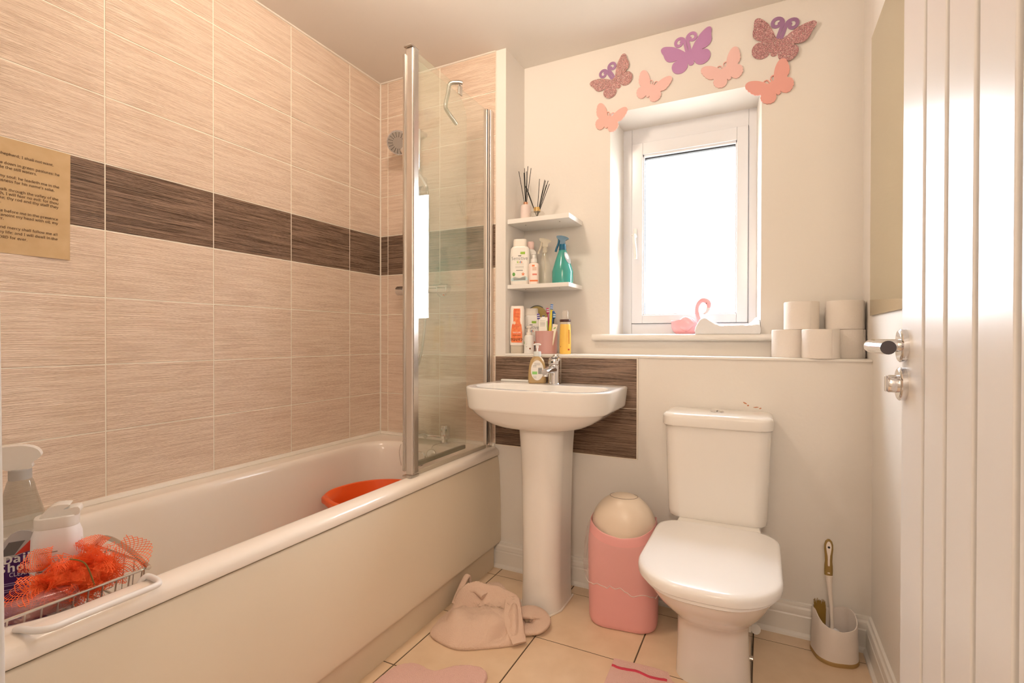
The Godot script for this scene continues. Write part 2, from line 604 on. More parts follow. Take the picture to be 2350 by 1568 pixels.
	var ra := PackedVector3Array()
	var rb := PackedVector3Array()
	for q in prof:
		ra.append(Vector3(0.672, q.y, q.x))
		rb.append(Vector3(XR, q.y, q.x))
	struct("baseboard_back", mb().loft([ra, rb]), M["trim paint"], 25.0)
	ra = PackedVector3Array()
	rb = PackedVector3Array()
	for q in prof:
		ra.append(Vector3(XR - q.x, q.y, 0.0))
		rb.append(Vector3(XR - q.x, q.y, ZF))
	struct("baseboard_right", mb().loft([ra, rb]), M["trim paint"], 25.0)
	# sealant: up the tiled corner, along the ceiling, along the bath, at the end of the tiles
	b = mb()
	b.tube([Vector3(0.001, 0.55, 0.001), Vector3(0.001, CEIL, 0.001)], 0.0042, 8)
	struct("trim_2", b, M["sealant"])
	b = mb()
	b.tube([Vector3(0.0, CEIL, 0.0), Vector3(0.0, CEIL, ZF)], 0.006, 8)
	b.tube([Vector3(0.0, CEIL, 0.0), Vector3(0.672, CEIL, 0.0)], 0.006, 8)
	struct("trim_3", b, M["sealant"])
	struct("trim_4", mb().box(Vector3(0.6715, 0.55, -0.002), Vector3(0.676, CEIL, 0.0022), 0.001), M["sealant"])
	b = mb()
	b.tube([Vector3(0.0, 0.5435, 0.0), Vector3(0.0, 0.5435, ZF)], 0.012, 8)
	b.tube([Vector3(0.0, 0.5435, 0.0), Vector3(0.672, 0.5435, 0.0)], 0.012, 8)
	struct("trim_7", b, M["sealant"])
	# door lining and architrave on the left of the doorway
	b = mb()
	b.box(Vector3(1.158, 0.0, ZF - 0.002), Vector3(1.19, 2.03, ZF + 0.1), 0.002)
	b.box(Vector3(1.09, 0.0, ZF - 0.016), Vector3(1.16, 2.08, ZF), 0.003)
	b.xf(Transform3D(Basis(Vector3.FORWARD, -0.02), Vector3(0.0186, 0, 0)))     # a little out of plumb
	struct("trim_5", b, M["door paint"])
	struct("trim_6", mb().box(Vector3(1.965, 0.0, ZF), Vector3(1.985, 2.03, ZF + 0.1), 0.002), M["door paint"])

func window() -> void:
	var z := -0.366
	var up: Material = M["upvc"]
	var frame := mb()
	var bar := func(b: MB, x0: float, x1: float, y0: float, y1: float, za: float, zb: float, bev: float) -> void:
		b.box(Vector3(x0, y0, za), Vector3(x1, y1, zb), bev)
	# outer frame
	for q in [[1.15, 1.204, 1.03, 2.03], [1.702, 1.745, 1.03, 2.03], [1.204, 1.702, 1.03, 1.1], [1.204, 1.702, 1.943, 2.03]]:
		bar.call(frame, q[0], q[1], q[2], q[3], z - 0.06, z, 0.003)
	for q in [[1.19, 1.22, 1.09, 1.955], [1.69, 1.715, 1.09, 1.955], [1.19, 1.715, 1.085, 1.115], [1.19, 1.715, 1.93, 1.955]]:
		bar.call(frame, q[0], q[1], q[2], q[3], z - 0.058, z - 0.012, 0.0)
	var w := struct("window_1", frame, up)
	ORG = Vector3.ZERO
	# opening sash, a little proud, with a step round the glass
	var s := mb()
	for q in [[1.2058, 1.256, 1.1018, 1.9412], [1.656, 1.7002, 1.1018, 1.9412], [1.2555, 1.6565, 1.1018, 1.140], [1.2555, 1.6565, 1.886, 1.9412]]:
		bar.call(s, q[0], q[1], q[2], q[3], z - 0.011, z + 0.010, 0.003)
	part(w, "sash", s, up)
	var bead := mb()
	for q in [[1.248, 1.262, 1.13, 1.895], [1.65, 1.664, 1.13, 1.895], [1.248, 1.664, 1.132, 1.146], [1.248, 1.664, 1.876, 1.894]]:
		bar.call(bead, q[0], q[1], q[2], q[3], z - 0.03, z + 0.002, 0.002)
	part(w, "glazing_bead", bead, up)
	var gk := mb()
	for q in [[1.258, 1.264, 1.14, 1.882], [1.648, 1.654, 1.14, 1.882], [1.26, 1.652, 1.142, 1.148], [1.26, 1.652, 1.870, 1.880]]:
		bar.call(gk, q[0], q[1], q[2], q[3], z - 0.034, z - 0.012, 0.001)
	part(w, "gasket", gk, M["rubber"])
	part(w, "pane", mb().box(Vector3(1.255, 1.135, z - 0.026), Vector3(1.66, 1.885, z - 0.022)), M["window glass"])
	var sill := mb()
	var a := PackedVector3Array()
	var c := PackedVector3Array()
	for q in [[-0.37, 1.022], [-0.172, 1.022], [-0.164, 1.0245], [-0.160, 1.031], [-0.160, 1.041], [-0.164, 1.0475], [-0.172, 1.05], [-0.37, 1.05]]:
		a.append(Vector3(1.146 if q[0] < ZW else 1.0735, q[1], q[0]))
		c.append(Vector3(1.751 if q[0] < ZW else 1.823, q[1], q[0]))
	sill.box(Vector3(1.147, 1.022, z - 0.005), Vector3(1.75, 1.05, ZW + 0.002))
	var ra := PackedVector3Array()
	var rb := PackedVector3Array()
	for q in [[ZW, 1.022], [-0.172, 1.022], [-0.164, 1.0245], [-0.160, 1.031], [-0.160, 1.041], [-0.164, 1.0475], [-0.172, 1.05], [ZW, 1.05]]:
		ra.append(Vector3(1.0735, q[1], q[0]))
		rb.append(Vector3(1.823, q[1], q[0]))
	sill.loft([ra, rb])
	part(w, "window_sill", sill, M["trim paint"], 50.0)
	# handle: rose plate on the sash, lever hanging down, key cylinder
	var h := mb()
	h.box(Vector3(1.213, 1.455, z + 0.012), Vector3(1.231, 1.545, z + 0.02), 0.004)
	var ring := []
	h.tube([Vector3(1.2215, 1.508, z + 0.016), Vector3(1.2215, 1.508, z + 0.04)], 0.0105, 14)
	h.tube(smooth_path([Vector3(1.2215, 1.515, z + 0.038), Vector3(1.224, 1.48, z + 0.04), Vector3(1.228, 1.44, z + 0.034), Vector3(1.229, 1.4, z + 0.034)]), 0.0075, 10)
	var hd := part(w, "window_handle", h, M["white plastic"])
	part(hd, "key_cylinder", mb().tube([Vector3(1.2205, 1.508, z + 0.038), Vector3(1.2205, 1.508, z + 0.0425)], 0.006, 14), M["dark metal"])

func door() -> void:
	# the door stands open at a right angle, hinged on the right of the doorway; its inner face is boarded
	var x := 1.958
	var z0 := 1.010
	var z1 := 1.812
	var y0 := 0.008
	var y1 := 2.0
	var d := struct("door_1", mb().box(Vector3(x + 0.0075, y0, z0), Vector3(x + 0.04, y1, z1), 0.001), M["door paint"])
	ORG = Vector3.ZERO
	var g := 0.0056
	var edges := [z0, 1.131, 1.2245, 1.3205, 1.4185, 1.5165, 1.6145, 1.7125, z1]
	for k in edges.size() - 1:
		var a: float = edges[k] + (0.0 if k == 0 else g)
		var b: float = edges[k + 1] - (0.0 if k == edges.size() - 2 else g)
		part(d, "board", mb().box(Vector3(x, y0, a), Vector3(x + 0.011, y1, b), 0.003), M["door paint"], 60.0)
	var chrome: Material = M["chrome"]
	# lever handle and thumb turn on round roses
	for k in 2:
		var y: float = [1.0205, 0.960][k]
		var zc: float = [1.034, 1.030][k]
		var h := mb()
		var rings := []
		for q in [[0.0, 0.026], [0.007, 0.026], [0.009, 0.024], [0.0095, 0.021]]:
			var ring := PackedVector3Array()
			for i in 32:
				ring.append(Vector3(x - q[0], y + cos(TAU * i / 32) * q[1], zc + sin(TAU * i / 32) * q[1]))
			rings.append(ring)
		h.loft(rings)
		if k == 0:
			var hn := part(d, "door_handle", h, chrome)
			var lv := mb()
			var path := smooth_path([Vector3(x - 0.008, y, zc), Vector3(x - 0.03, y, zc), Vector3(x - 0.042, y, zc + 0.004), Vector3(x - 0.047, y - 0.001, zc + 0.018), Vector3(x - 0.044, y - 0.002, zc + 0.055), Vector3(x - 0.040, y - 0.002, zc + 0.1)], 6)
			lv.tube(path, 0.0098, 20, false)
			part(hn, "lever", lv, chrome, 60.0, false)
			var e: Vector3 = path[-1]
			part(hn, "lever_end", mb().tube([e - Vector3(0, 0, 0.004), e + Vector3(0, 0, 0.0005)], 0.0092, 20), mat("end cap", rgb(58, 50, 54), 0.5))
		else:
			var tt := part(d, "thumb_turn", h, chrome)
			var kb := mb()
			kb.lathe([[0.0, 0.0], [0.0135, 0.0], [0.0138, 0.002], [0.0138, 0.011], [0.0125, 0.0135], [0.0, 0.014]], 28)
			kb.box(Vector3(-0.0025, 0.0135, -0.0125), Vector3(0.0025, 0.0165, 0.0125), 0.001)
			kb.xf(Transform3D(Basis(Vector3(0, 0, 1), Vector3(-1, 0, 0), Vector3(0, -1, 0)), Vector3(x - 0.0092, y, zc)))
			part(tt, "knob", kb, chrome)
	# mirror on the right wall
	var mr := thing("wall_mirror", "tall frameless mirror on the right wall beside the open door", "mirror", Vector3(XR - 0.003, 1.108, 0.28))
	ORG = mr.position
	part(mr, "mirror_glass", mb().box(Vector3(XR - 0.0065, 1.108, -0.015), Vector3(XR - 0.0028, 2.028, 0.585), 0.0008), M["mirror"])
	part(mr, "backing", mb().box(Vector3(XR - 0.003, 1.11, -0.013), Vector3(XR, 2.026, 0.583)), M["dark metal"])

# ------------------------------------------------------------------ bath
func bath() -> void:
	var o := thing("bathtub", "white built-in bath along the tiled wall with a cream front panel", "bathtub", Vector3(0.35, 0.0, 0.9))
	ORG = o.position
	var ac: Material = M["acrylic"]
	var b := mb()
	var R := []
	var ze := ZF - 0.002
	for q in [
		[0.003, 0.689, 0.003, ze, 0.503, 0.006], [0.003, 0.6935, 0.003, ze, 0.5045, 0.006], [0.003, 0.695, 0.003, ze, 0.508, 0.006], [0.003, 0.6945, 0.003, ze, 0.521, 0.006],
		[0.003, 0.691, 0.003, ze, 0.529, 0.008], [0.003, 0.684, 0.003, ze, 0.5355, 0.01], [0.003, 0.673, 0.003, ze, 0.5395, 0.012], [0.003, 0.66, 0.003, ze, 0.5405, 0.015],
		[0.072, 0.644, 0.105, 1.70, 0.5405, 0.15], [0.080, 0.637, 0.113, 1.692, 0.5385, 0.15], [0.087, 0.631, 0.120, 1.684, 0.533, 0.15], [0.092, 0.626, 0.126, 1.678, 0.522, 0.148], [0.096, 0.621, 0.132, 1.670, 0.505, 0.146],
		[0.106, 0.610, 0.145, 1.640, 0.42, 0.14], [0.118, 0.597, 0.16, 1.58, 0.30, 0.13], [0.132, 0.583, 0.178, 1.51, 0.20, 0.12], [0.146, 0.569, 0.195, 1.47, 0.155, 0.11], [0.17, 0.545, 0.225, 1.43, 0.132, 0.1], [0.21, 0.505, 0.27, 1.38, 0.125, 0.09]]:
		R.append(MB.rr(q[0], q[1], q[2], q[3], q[4], q[5], q[5], 8))
	b.loft(R, false, true)
	part(o, "tub", b, ac, 45.0, false)
	# front panel: slightly bowed, with a set-back plinth
	var pa := PackedVector3Array()
	var pb := PackedVector3Array()
	for q in [[0.66, 0.4985], [0.684, 0.4985], [0.688, 0.494], [0.693, 0.46], [0.699, 0.36], [0.702, 0.25], [0.703, 0.15], [0.702, 0.118], [0.698, 0.108], [0.688, 0.103], [0.66, 0.103]]:
		pa.append(Vector3(q[0], q[1], 0.002))
		pb.append(Vector3(q[0], q[1], ze))
	part(o, "front_panel", mb().loft([pa, pb]), M["bath panel"], 45.0, true, "cream front panel")
	part(o, "plinth", mb().box(Vector3(0.64, 0.0, 0.028), Vector3(0.681, 0.106, ze), 0.001), mat("plinth", rgb(222, 206, 182), 0.4))
	# deck mixer at the far end
	var ch: Material = M["chrome"]
	var tp := mb()
	tp.loft([MB.rr(0.225, 0.455, 0.036, 0.072, 0.556, 0.014, 0.014), MB.rr(0.225, 0.455, 0.036, 0.072, 0.572, 0.014, 0.014), MB.rr(0.229, 0.451, 0.040, 0.068, 0.577, 0.01, 0.01)])
	for x in [0.243, 0.437]:
		tp.lathe([[0.0, 0.541], [0.026, 0.541], [0.026, 0.545], [0.021, 0.548], [0.02, 0.562], [0.024, 0.566], [0.024, 0.578], [0.0, 0.578]], 24, Vector3(x, 0, 0.054))
	tp.tube(smooth_path([Vector3(0.335, 0.565, 0.06), Vector3(0.335, 0.585, 0.09), Vector3(0.335, 0.588, 0.14), Vector3(0.335, 0.572, 0.172), Vector3(0.335, 0.562, 0.176)]), 0.014, 16)
	var tap := part(o, "bath_tap", tp, ch, 40.0, true, "chrome bath mixer tap")
	for x in [0.243, 0.437]:
		var kn := mb()
		var rings := []
		for q in [[0.0, 0.578], [0.0215, 0.578], [0.0225, 0.584], [0.0225, 0.618], [0.0205, 0.624], [0.017, 0.6265], [0.0, 0.6265]]:
			var ring := PackedVector3Array()
			for i in 48:
				var rad: float = q[0] * (1.0 if i % 4 < 2 or q[0] < 0.001 else 0.95)
				ring.append(Vector3(x + cos(TAU * i / 48) * max(rad, 0.00001), q[1], 0.054 + sin(TAU * i / 48) * max(rad, 0.00001)))
			rings.append(ring)
		kn.loft(rings)
		part(tap, "tap_head", kn, ch)
	# overflow rose on the end wall of the bath and the plug on its wire
	var ov := mb()
	ov.lathe([[0.0, 0.0], [0.033, 0.0], [0.034, 0.004], [0.03, 0.009], [0.0, 0.0105]], 28)
	ov.xf(Transform3D(Basis(Vector3.RIGHT, deg_to_rad(83)), Vector3(0.355, 0.478, 0.136)))
	part(o, "overflow", ov, ch)
	var pl := mb()
	pl.lathe([[0.0, 0.0], [0.019, 0.0], [0.0215, 0.003], [0.0215, 0.008], [0.019, 0.011], [0.0, 0.013]], 28)
	pl.xf(Transform3D(Basis(Vector3.UP, 0.5) * Basis(Vector3.RIGHT, deg_to_rad(78)), Vector3(0.418, 0.506, 0.138)))
	var pg := part(o, "plug", pl, M["dull chrome"])
	part(pg, "plug_wire", mb().tube(smooth_path([Vector3(0.445, 0.546, 0.075), Vector3(0.433, 0.548, 0.11), Vector3(0.422, 0.54, 0.136), Vector3(0.42, 0.516, 0.146)]), 0.0011, 6), M["dull chrome"])
	part(o, "second_plug_wire", mb().tube(smooth_path([Vector3(0.222, 0.548, 0.07), Vector3(0.228, 0.543, 0.105), Vector3(0.24, 0.5, 0.145), Vector3(0.26, 0.44, 0.155)]), 0.0011, 6), M["dull chrome"])

func shower() -> void:
	var al: Material = M["aluminium"]
	# folding bath screen: fixed channel at the wall, hinged pane to the end post, second pane folded back inside
	var o := thing("bath_screen", "folding clear glass bath screen with silver posts", "shower screen", Vector3(0.65, 0.541, 0.3))
	ORG = o.position
	var gl: Material = M["clear glass"]
	part(o, "pane", mb().box(Vector3(0.6475, 0.556, 0.056), Vector3(0.6525, 2.05, 0.56), 0.0008), gl, 30.0, true)
	var outl := PackedVector2Array()
	outl.append(Vector2(0.565, 0.575))
	for k in arc(Vector3(0.27, 1.955, 0), Vector3.LEFT, Vector3.UP, 0.09, 90, 0, 10):
		outl.append(Vector2(k.x, k.y))
	outl.append(Vector2(0.18, 0.575))
	outl.insert(1, Vector2(0.565, 2.045))
	var ip := mb().extrude(outl, 0.0, 0.005)
	ip.xf(Transform3D(Basis(Vector3(0, 0, 1), Vector3(0, 1, 0), Vector3(-1, 0, 0)), Vector3(0.628, 0, 0)))
	part(o, "folded_pane", ip, gl, 30.0, true)
	part(o, "bottom_seal", mb().box(Vector3(0.618, 0.562, 0.19), Vector3(0.632, 0.579, 0.56), 0.003), mat("seal strip", rgb(120, 104, 88), 0.5))
	var post := mb()
	post.box(Vector3(0.632, 0.548, 0.557), Vector3(0.662, 2.05, 0.592), 0.0035)
	var p := part(o, "end_post", post, al, 50.0)
	part(p, "side_rail", mb().box(Vector3(0.662, 0.556, 0.562), Vector3(0.6655, 2.046, 0.588), 0.001), M["dull chrome"])
	part(p, "cap", mb().box(Vector3(0.628, 2.05, 0.555), Vector3(0.664, 2.056, 0.6), 0.002), M["dull chrome"])
	part(p, "foot_cap", mb().box(Vector3(0.626, 0.542, 0.555), Vector3(0.664, 0.549, 0.603), 0.002), M["dull chrome"])
	part(p, "slider", mb().box(Vector3(0.622, 0.56, 0.578), Vector3(0.633, 2.03, 0.598), 0.003), M["dull chrome"])
	var hp := part(o, "hinge_post", mb().box(Vector3(0.641, 0.556, 0.036), Vector3(0.659, 2.052, 0.058), 0.003), al, 50.0)
	part(hp, "hinge_rubber", mb().box(Vector3(0.657, 0.556, 0.052), Vector3(0.6605, 2.05, 0.056), 0.0005), M["rubber"])
	part(o, "wall_channel", mb().box(Vector3(0.638, 0.545, 0.0005), Vector3(0.662, 2.06, 0.03), 0.003), al, 50.0)
	part(o, "bottom_rail", mb().box(Vector3(0.645, 0.5405, 0.056), Vector3(0.655, 0.557, 0.56), 0.002), mat("seal lip", rgb(190, 178, 158), 0.4))
	# hook over the glass
	var hk := thing("over_screen_hook", "bent chrome hook hung over the top of the bath screen", "hook", Vector3(0.64, 2.05, 0.27))
	ORG = hk.position
	part(hk, "hook_rod", mb().tube(smooth_path([Vector3(0.668, 2.063, 0.275), Vector3(0.65, 2.066, 0.285), Vector3(0.622, 2.06, 0.298), Vector3(0.617, 2.02, 0.305), Vector3(0.612, 1.968, 0.315), Vector3(0.612, 1.952, 0.305), Vector3(0.612, 1.935, 0.262), Vector3(0.612, 1.925, 0.235)]), 0.0085, 12), M["dull chrome"])
	part(hk, "clip", mb().box(Vector3(0.653, 2.018, 0.262), Vector3(0.659, 2.056, 0.288), 0.001), M["dull chrome"])
	# bar valve, riser rail, hand shower and hose on the end wall
	var s := thing("shower_set", "chrome bar shower valve with riser rail, hand shower and ribbed hose", "shower", Vector3(0.31, 1.26, 0.0))
	ORG = s.position
	var ch: Material = M["chrome"]
	var v := mb()
	var bar := []
	for q in [[0.158, 0.0], [0.158, 0.02], [0.163, 0.0225], [0.205, 0.0225], [0.208, 0.019], [0.212, 0.0215], [0.40, 0.0215], [0.404, 0.019], [0.408, 0.0225], [0.45, 0.0225], [0.456, 0.02], [0.456, 0.0]]:
		var ring := PackedVector3Array()
		for i in 28:
			ring.append(Vector3(q[0], 1.262 + cos(TAU * i / 28) * max(q[1], 0.0001), 0.058 + sin(TAU * i / 28) * max(q[1], 0.0001)))
		bar.append(ring)
	v.loft(bar)
	part(s, "bar_valve", v, ch)
	for x in [0.233, 0.383]:
		var fl := mb().lathe([[0.0, 0.0], [0.033, 0.0], [0.033, 0.006], [0.026, 0.014], [0.017, 0.018], [0.017, 0.04], [0.0, 0.04]], 28)
		fl.xf(Transform3D(Basis(Vector3.RIGHT, PI / 2), Vector3(x, 1.262, 0.0)))
		part(s, "wall_flange", fl, ch)
	part(s, "outlet", mb().tube([Vector3(0.207, 1.242, 0.058), Vector3(0.207, 1.212, 0.058)], 0.0105, 16), ch)
	part(s, "riser_rail", mb().tube([Vector3(0.282, 1.42, 0.05), Vector3(0.282, 2.03, 0.05)], 0.0095, 16), ch)
	for y in [1.43, 2.02]:
		part(s, "rail_bracket", mb().tube([Vector3(0.282, y, 0.0), Vector3(0.282, y, 0.052)], 0.012, 16), ch)
	part(s, "handset_holder", mb().box(Vector3(0.272, 1.745, 0.038), Vector3(0.325, 1.795, 0.075), 0.008), ch)
	var hs := mb()
	hs.tube(smooth_path([Vector3(0.348, 1.735, 0.078), Vector3(0.312, 1.79, 0.08), Vector3(0.262, 1.87, 0.088), Vector3(0.225, 1.93, 0.098)]), [0.008, 0.0095, 0.0105, 0.011, 0.0115, 0.012, 0.012, 0.012, 0.012, 0.012, 0.012, 0.0125, 0.013, 0.0135, 0.014, 0.0145, 0.015, 0.015, 0.016, 0.016, 0.017, 0.017, 0.018, 0.018, 0.018], 16)
	var hand := part(s, "hand_shower", hs, ch)
	var face := Vector3(0.42, -0.45, 0.79).normalized()
	var side := face.cross(Vector3.UP).normalized()
	var fb := Transform3D(Basis(side, face, side.cross(face)), Vector3(0.203, 1.962, 0.105))
	part(hand, "spray_body", mb().lathe([[0.0, -0.028], [0.03, -0.022], [0.05, -0.008], [0.056, 0.0], [0.056, 0.005], [0.053, 0.008], [0.0, 0.008]], 36).xf(fb), ch)
	part(hand, "spray_face", mb().lathe([[0.0, 0.0078], [0.0505, 0.0078], [0.0505, 0.0092], [0.0, 0.0095]], 36).xf(fb), mat("spray face", rgb(170, 160, 150), 0.3, 0.3))
	var nz := mb()
	for k in 18:
		var a := TAU * k / 18
		for r in [0.028, 0.034, 0.040, 0.0455]:
			nz.lathe([[0.0, 0.0], [0.0019, 0.0], [0.0015, 0.0125], [0.0, 0.013]], 6, Vector3(cos(a) * r, 0.0, sin(a) * r))
	part(hand, "nozzles", nz.xf(fb), M["black"])
	var hose := smooth_path([Vector3(0.207, 1.215, 0.058), Vector3(0.209, 1.12, 0.06), Vector3(0.222, 1.0, 0.064), Vector3(0.25, 0.9, 0.068), Vector3(0.29, 0.905, 0.07), Vector3(0.318, 1.0, 0.07), Vector3(0.338, 1.16, 0.072), Vector3(0.35, 1.4, 0.074), Vector3(0.357, 1.58, 0.078), Vector3(0.356, 1.68, 0.08), Vector3(0.348, 1.738, 0.079)], 26)
	var rad := []
	for k in hose.size():
		rad.append(0.0074 if k % 2 == 0 else 0.0060)
	part(s, "hose", mb().tube(hose, rad, 10), M["dull chrome"], 60.0)

# ------------------------------------------------------------------ basin
func plan(x0: float, x1: float, z0: float, z1: float, y: float, rb: float, rf: float, bulge: float, n := 10) -> PackedVector3Array:
	# a rounded rectangle whose front edge bows forward
	var r := MB.rr(x0, x1, z0, z1, y, rb, rf, n)
	var cx := (x0 + x1) / 2
	var hw := (x1 - x0) / 2
	var out := PackedVector3Array()
	for k in r.size():
		var p := r[k]
		var q := r[(k + 1) % r.size()]
		var m := maxi(1, int(p.distance_to(q) / 0.03))
		for i in m:
			var w := p.lerp(q, float(i) / m)
			var f := clampf((w.z - z0) / (z1 - z0), 0, 1)
			w.z += bulge * f * (1.0 - pow((w.x - cx) / hw, 2))
			out.append(w)
	return out

func even(r: PackedVector3Array, n: int) -> PackedVector3Array:
	# the same outline with n points spread evenly, starting from where the first stands in angle
	var c := Vector3.ZERO
	for p in r:
		c += p
	c /= r.size()
	var out := PackedVector3Array()
	for k in n:
		var d := Vector2.from_angle(-TAU * k / n)
		for i in r.size():
			var a := Vector2(r[i].x - c.x, r[i].z - c.z)
			var b := Vector2(r[(i + 1) % r.size()].x - c.x, r[(i + 1) % r.size()].z - c.z)
			var den := d.cross(b - a)
			if absf(den) < 1e-9:
				continue
			var t := a.cross(b - a) / den
			var u := a.cross(d) / den
			if t > 0.0 and u >= -1e-6 and u <= 1.0 + 1e-6:
				out.append(Vector3(c.x + d.x * t, r[i].y, c.z + d.y * t))
				break
	return out

func basin() -> void:
	var o := thing("pedestal_basin", "white pedestal wash basin against the brown splashback tiles", "basin", Vector3(1.0, 0.0, 0.2))
	ORG = o.position
	var po: Material = M["porcelain"]
	var R := []
	var N := 96
	var X0 := 0.690; var X1 := 1.278; var Z0 := 0.0075; var Z1 := 0.352
	for q in [  # inset, height, back and front radius
		[0.17, 0.690, 0.05], [0.14, 0.693, 0.06], [0.105, 0.702, 0.07], [0.07, 0.719, 0.075], [0.04, 0.740, 0.08], [0.028, 0.752, 0.085], [0.018, 0.757, 0.09], [0.012, 0.760, 0.095], [0.008, 0.768, 0.1], [0.002, 0.81, 0.1], [0.0, 0.834, 0.1], [0.0015, 0.839, 0.1], [0.005, 0.8415, 0.098], [0.011, 0.842, 0.095]]:
		var zb: float = Z0 + minf(q[0], 0.002) if q[0] < 0.02 else Z0 + q[0] * 0.55
		R.append(even(plan(X0 + q[0], X1 - q[0], zb, Z1 - q[0] * 0.35, q[1], 0.012 if q[0] < 0.02 else 0.05, q[2], 0.035), N))
	# deck, then the bowl
	for q in [[0.026, 0.118, 0.033, 0.8415, 0.09], [0.03, 0.121, 0.036, 0.840, 0.09], [0.034, 0.124, 0.04, 0.834, 0.09], [0.045, 0.13, 0.05, 0.80, 0.085], [0.075, 0.14, 0.07, 0.755, 0.08], [0.12, 0.155, 0.10, 0.725, 0.07], [0.19, 0.175, 0.13, 0.712, 0.04]]:
		R.append(even(plan(X0 + q[0], X1 - q[0], q[1], Z1 - q[2], q[3], 0.07, q[4], 0.03), N))
	part(o, "bowl", mb().loft(R), po, 50.0)
	# pedestal, flat at the back and round in front
	R = []
	for q in [[0.082, 0.0, 0.0], [0.0815, 0.004, 0.0], [0.079, 0.02, 0.0], [0.0765, 0.1, 0.0], [0.0775, 0.3, 0.0], [0.081, 0.5, 0.0], [0.085, 0.6, 0.0], [0.09, 0.67, 0.0], [0.093, 0.70, 0.0]]:
		R.append(MB.rr(0.999 - q[0], 0.999 + q[0], 0.085, 0.215 + q[0] * 1.0, q[1], 0.03, q[0] * 0.93, 12))
	part(o, "pedestal", mb().loft(R), po, 50.0)
	part(o, "sealant_bead", mb().tube([Vector3(0.917, 0.002, 0.1), Vector3(0.917, 0.002, 0.235), Vector3(0.94, 0.002, 0.286), Vector3(0.999, 0.002, 0.309), Vector3(1.058, 0.002, 0.286), Vector3(1.081, 0.002, 0.235), Vector3(1.081, 0.002, 0.1)], 0.004, 6), M["sealant"])
	# single lever mixer
	var ch: Material = M["chrome"]
	var t := mb()
	var at := Vector3(0.988, 0.842, 0.072)
	t.lathe([[0.0, 0.0], [0.0275, 0.0], [0.0275, 0.003], [0.0255, 0.005], [0.0245, 0.03], [0.0245, 0.075], [0.0235, 0.08], [0.0, 0.08]], 28, at)
	var sp := []
	for k in [[0.0, 0.058, 0.0185, 0.017], [0.03, 0.062, 0.0175, 0.0155], [0.06, 0.062, 0.0165, 0.0135], [0.088, 0.058, 0.016, 0.012], [0.103, 0.054, 0.015, 0.011], [0.107, 0.053, 0.012, 0.008]]:
		var ring := PackedVector3Array()
		for i in 20:
			ring.append(at + Vector3(cos(TAU * i / 20) * k[2], k[1] + sin(TAU * i / 20) * k[3], k[0]))
		sp.append(ring)
	t.loft(sp)
	t.tube([at + Vector3(0, 0.052, 0.092), at + Vector3(0, 0.036, 0.094)], 0.0115, 16)
	var tap := part(o, "basin_tap", t, ch, 40.0, true, "chrome single lever mixer tap")
	var lv := mb()
	lv.lathe([[0.0, 0.082], [0.0245, 0.082], [0.0255, 0.085], [0.0255, 0.098], [0.023, 0.106], [0.014, 0.1105], [0.0, 0.111]], 28, at)
	lv.loft([MB.rr(-0.013, 0.013, 0.0, 0.062, 0.0, 0.008, 0.012).duplicate(), MB.rr(-0.013, 0.013, 0.0, 0.062, 0.007, 0.008, 0.012)])
	var from := lv.v.size() - (2 * 24 * 3 + 2 * 24 * 3)
	lv.xf(Transform3D(Basis(Vector3.UP, 0.55) * Basis(Vector3.RIGHT, -0.22), at + Vector3(0.0, 0.104, 0.005)), from)
	part(tap, "lever", lv, ch)
	part(tap, "hot_cold_dot", mb().tube([at + Vector3(0.0, 0.092, 0.0248), at + Vector3(0.0, 0.092, 0.0262)], 0.0042, 10), M["black"])
	# things standing on the basin
	var sb := thing("soap_bottle", "amber liquid soap pump bottle with an oval label beside the basin tap", "soap bottle", Vector3(0.906, 0.8422, 0.062), "", 0.42)
	ORG = Vector3.ZERO
	var am := mat("amber soap", Color(0.80, 0.67, 0.46, 0.74), 0.1)
	am.transparency = BaseMaterial3D.TRANSPARENCY_ALPHA
	var br := []
	for q in [[0.034, 0.019, 0.0, 0.012], [0.0375, 0.021, 0.003, 0.015], [0.0385, 0.022, 0.02, 0.016], [0.037, 0.0215, 0.05, 0.016], [0.034, 0.0205, 0.075, 0.016], [0.029, 0.0195, 0.095, 0.016], [0.022, 0.0175, 0.106, 0.0155], [0.0155, 0.0155, 0.112, 0.0145], [0.0145, 0.0145, 0.116, 0.0142]]:
		br.append(MB.rr(-q[0], q[0], -q[1], q[1], q[2], q[3], q[3], 8))
	part(sb, "bottle", mb().loft(br), am, 60.0)
	part(sb, "collar", mb().lathe([[0.0, 0.113], [0.0165, 0.113], [0.0165, 0.131], [0.015, 0.134], [0.0, 0.134]], 24), mat("pale plastic", rgb(222, 226, 224), 0.4))
	var pm := mb()
	pm.lathe([[0.0, 0.134], [0.004, 0.134], [0.004, 0.146], [0.0055, 0.147], [0.0065, 0.16], [0.0, 0.16]], 14)
	pm.tube(smooth_path([Vector3(-0.014, 0.1605, 0), Vector3(-0.011, 0.163, 0), Vector3(0.0, 0.1645, 0), Vector3(0.011, 0.163, 0), Vector3(0.014, 0.1605, 0)]), 0.0035, 8)
	part(sb, "pump_head", pm, M["white plastic"])
	var lp := PackedVector2Array()
	for k in 36:
		lp.append(Vector2(cos(TAU * k / 36) * 0.0265, 0.055 + sin(TAU * k / 36) * 0.042))
	var lab := part(sb, "label", mb().extrude(lp, 0.0210, 0.0226), mat("paper label", rgb(240, 234, 226), 0.5), 20.0)
	part(lab, "green_band", mb().box(Vector3(-0.021, 0.038, 0.0226), Vector3(0.0, 0.05, 0.0229)), mat("label green", rgb(140, 200, 110), 0.5))
	var bc := mb()
	for k in 12:
		bc.box(Vector3(0.004, 0.04 + k * 0.0022, 0.0226), Vector3(0.02, 0.0412 + k * 0.0022, 0.0229))
	part(lab, "barcode", bc, M["ink"])
	var pr := mb()
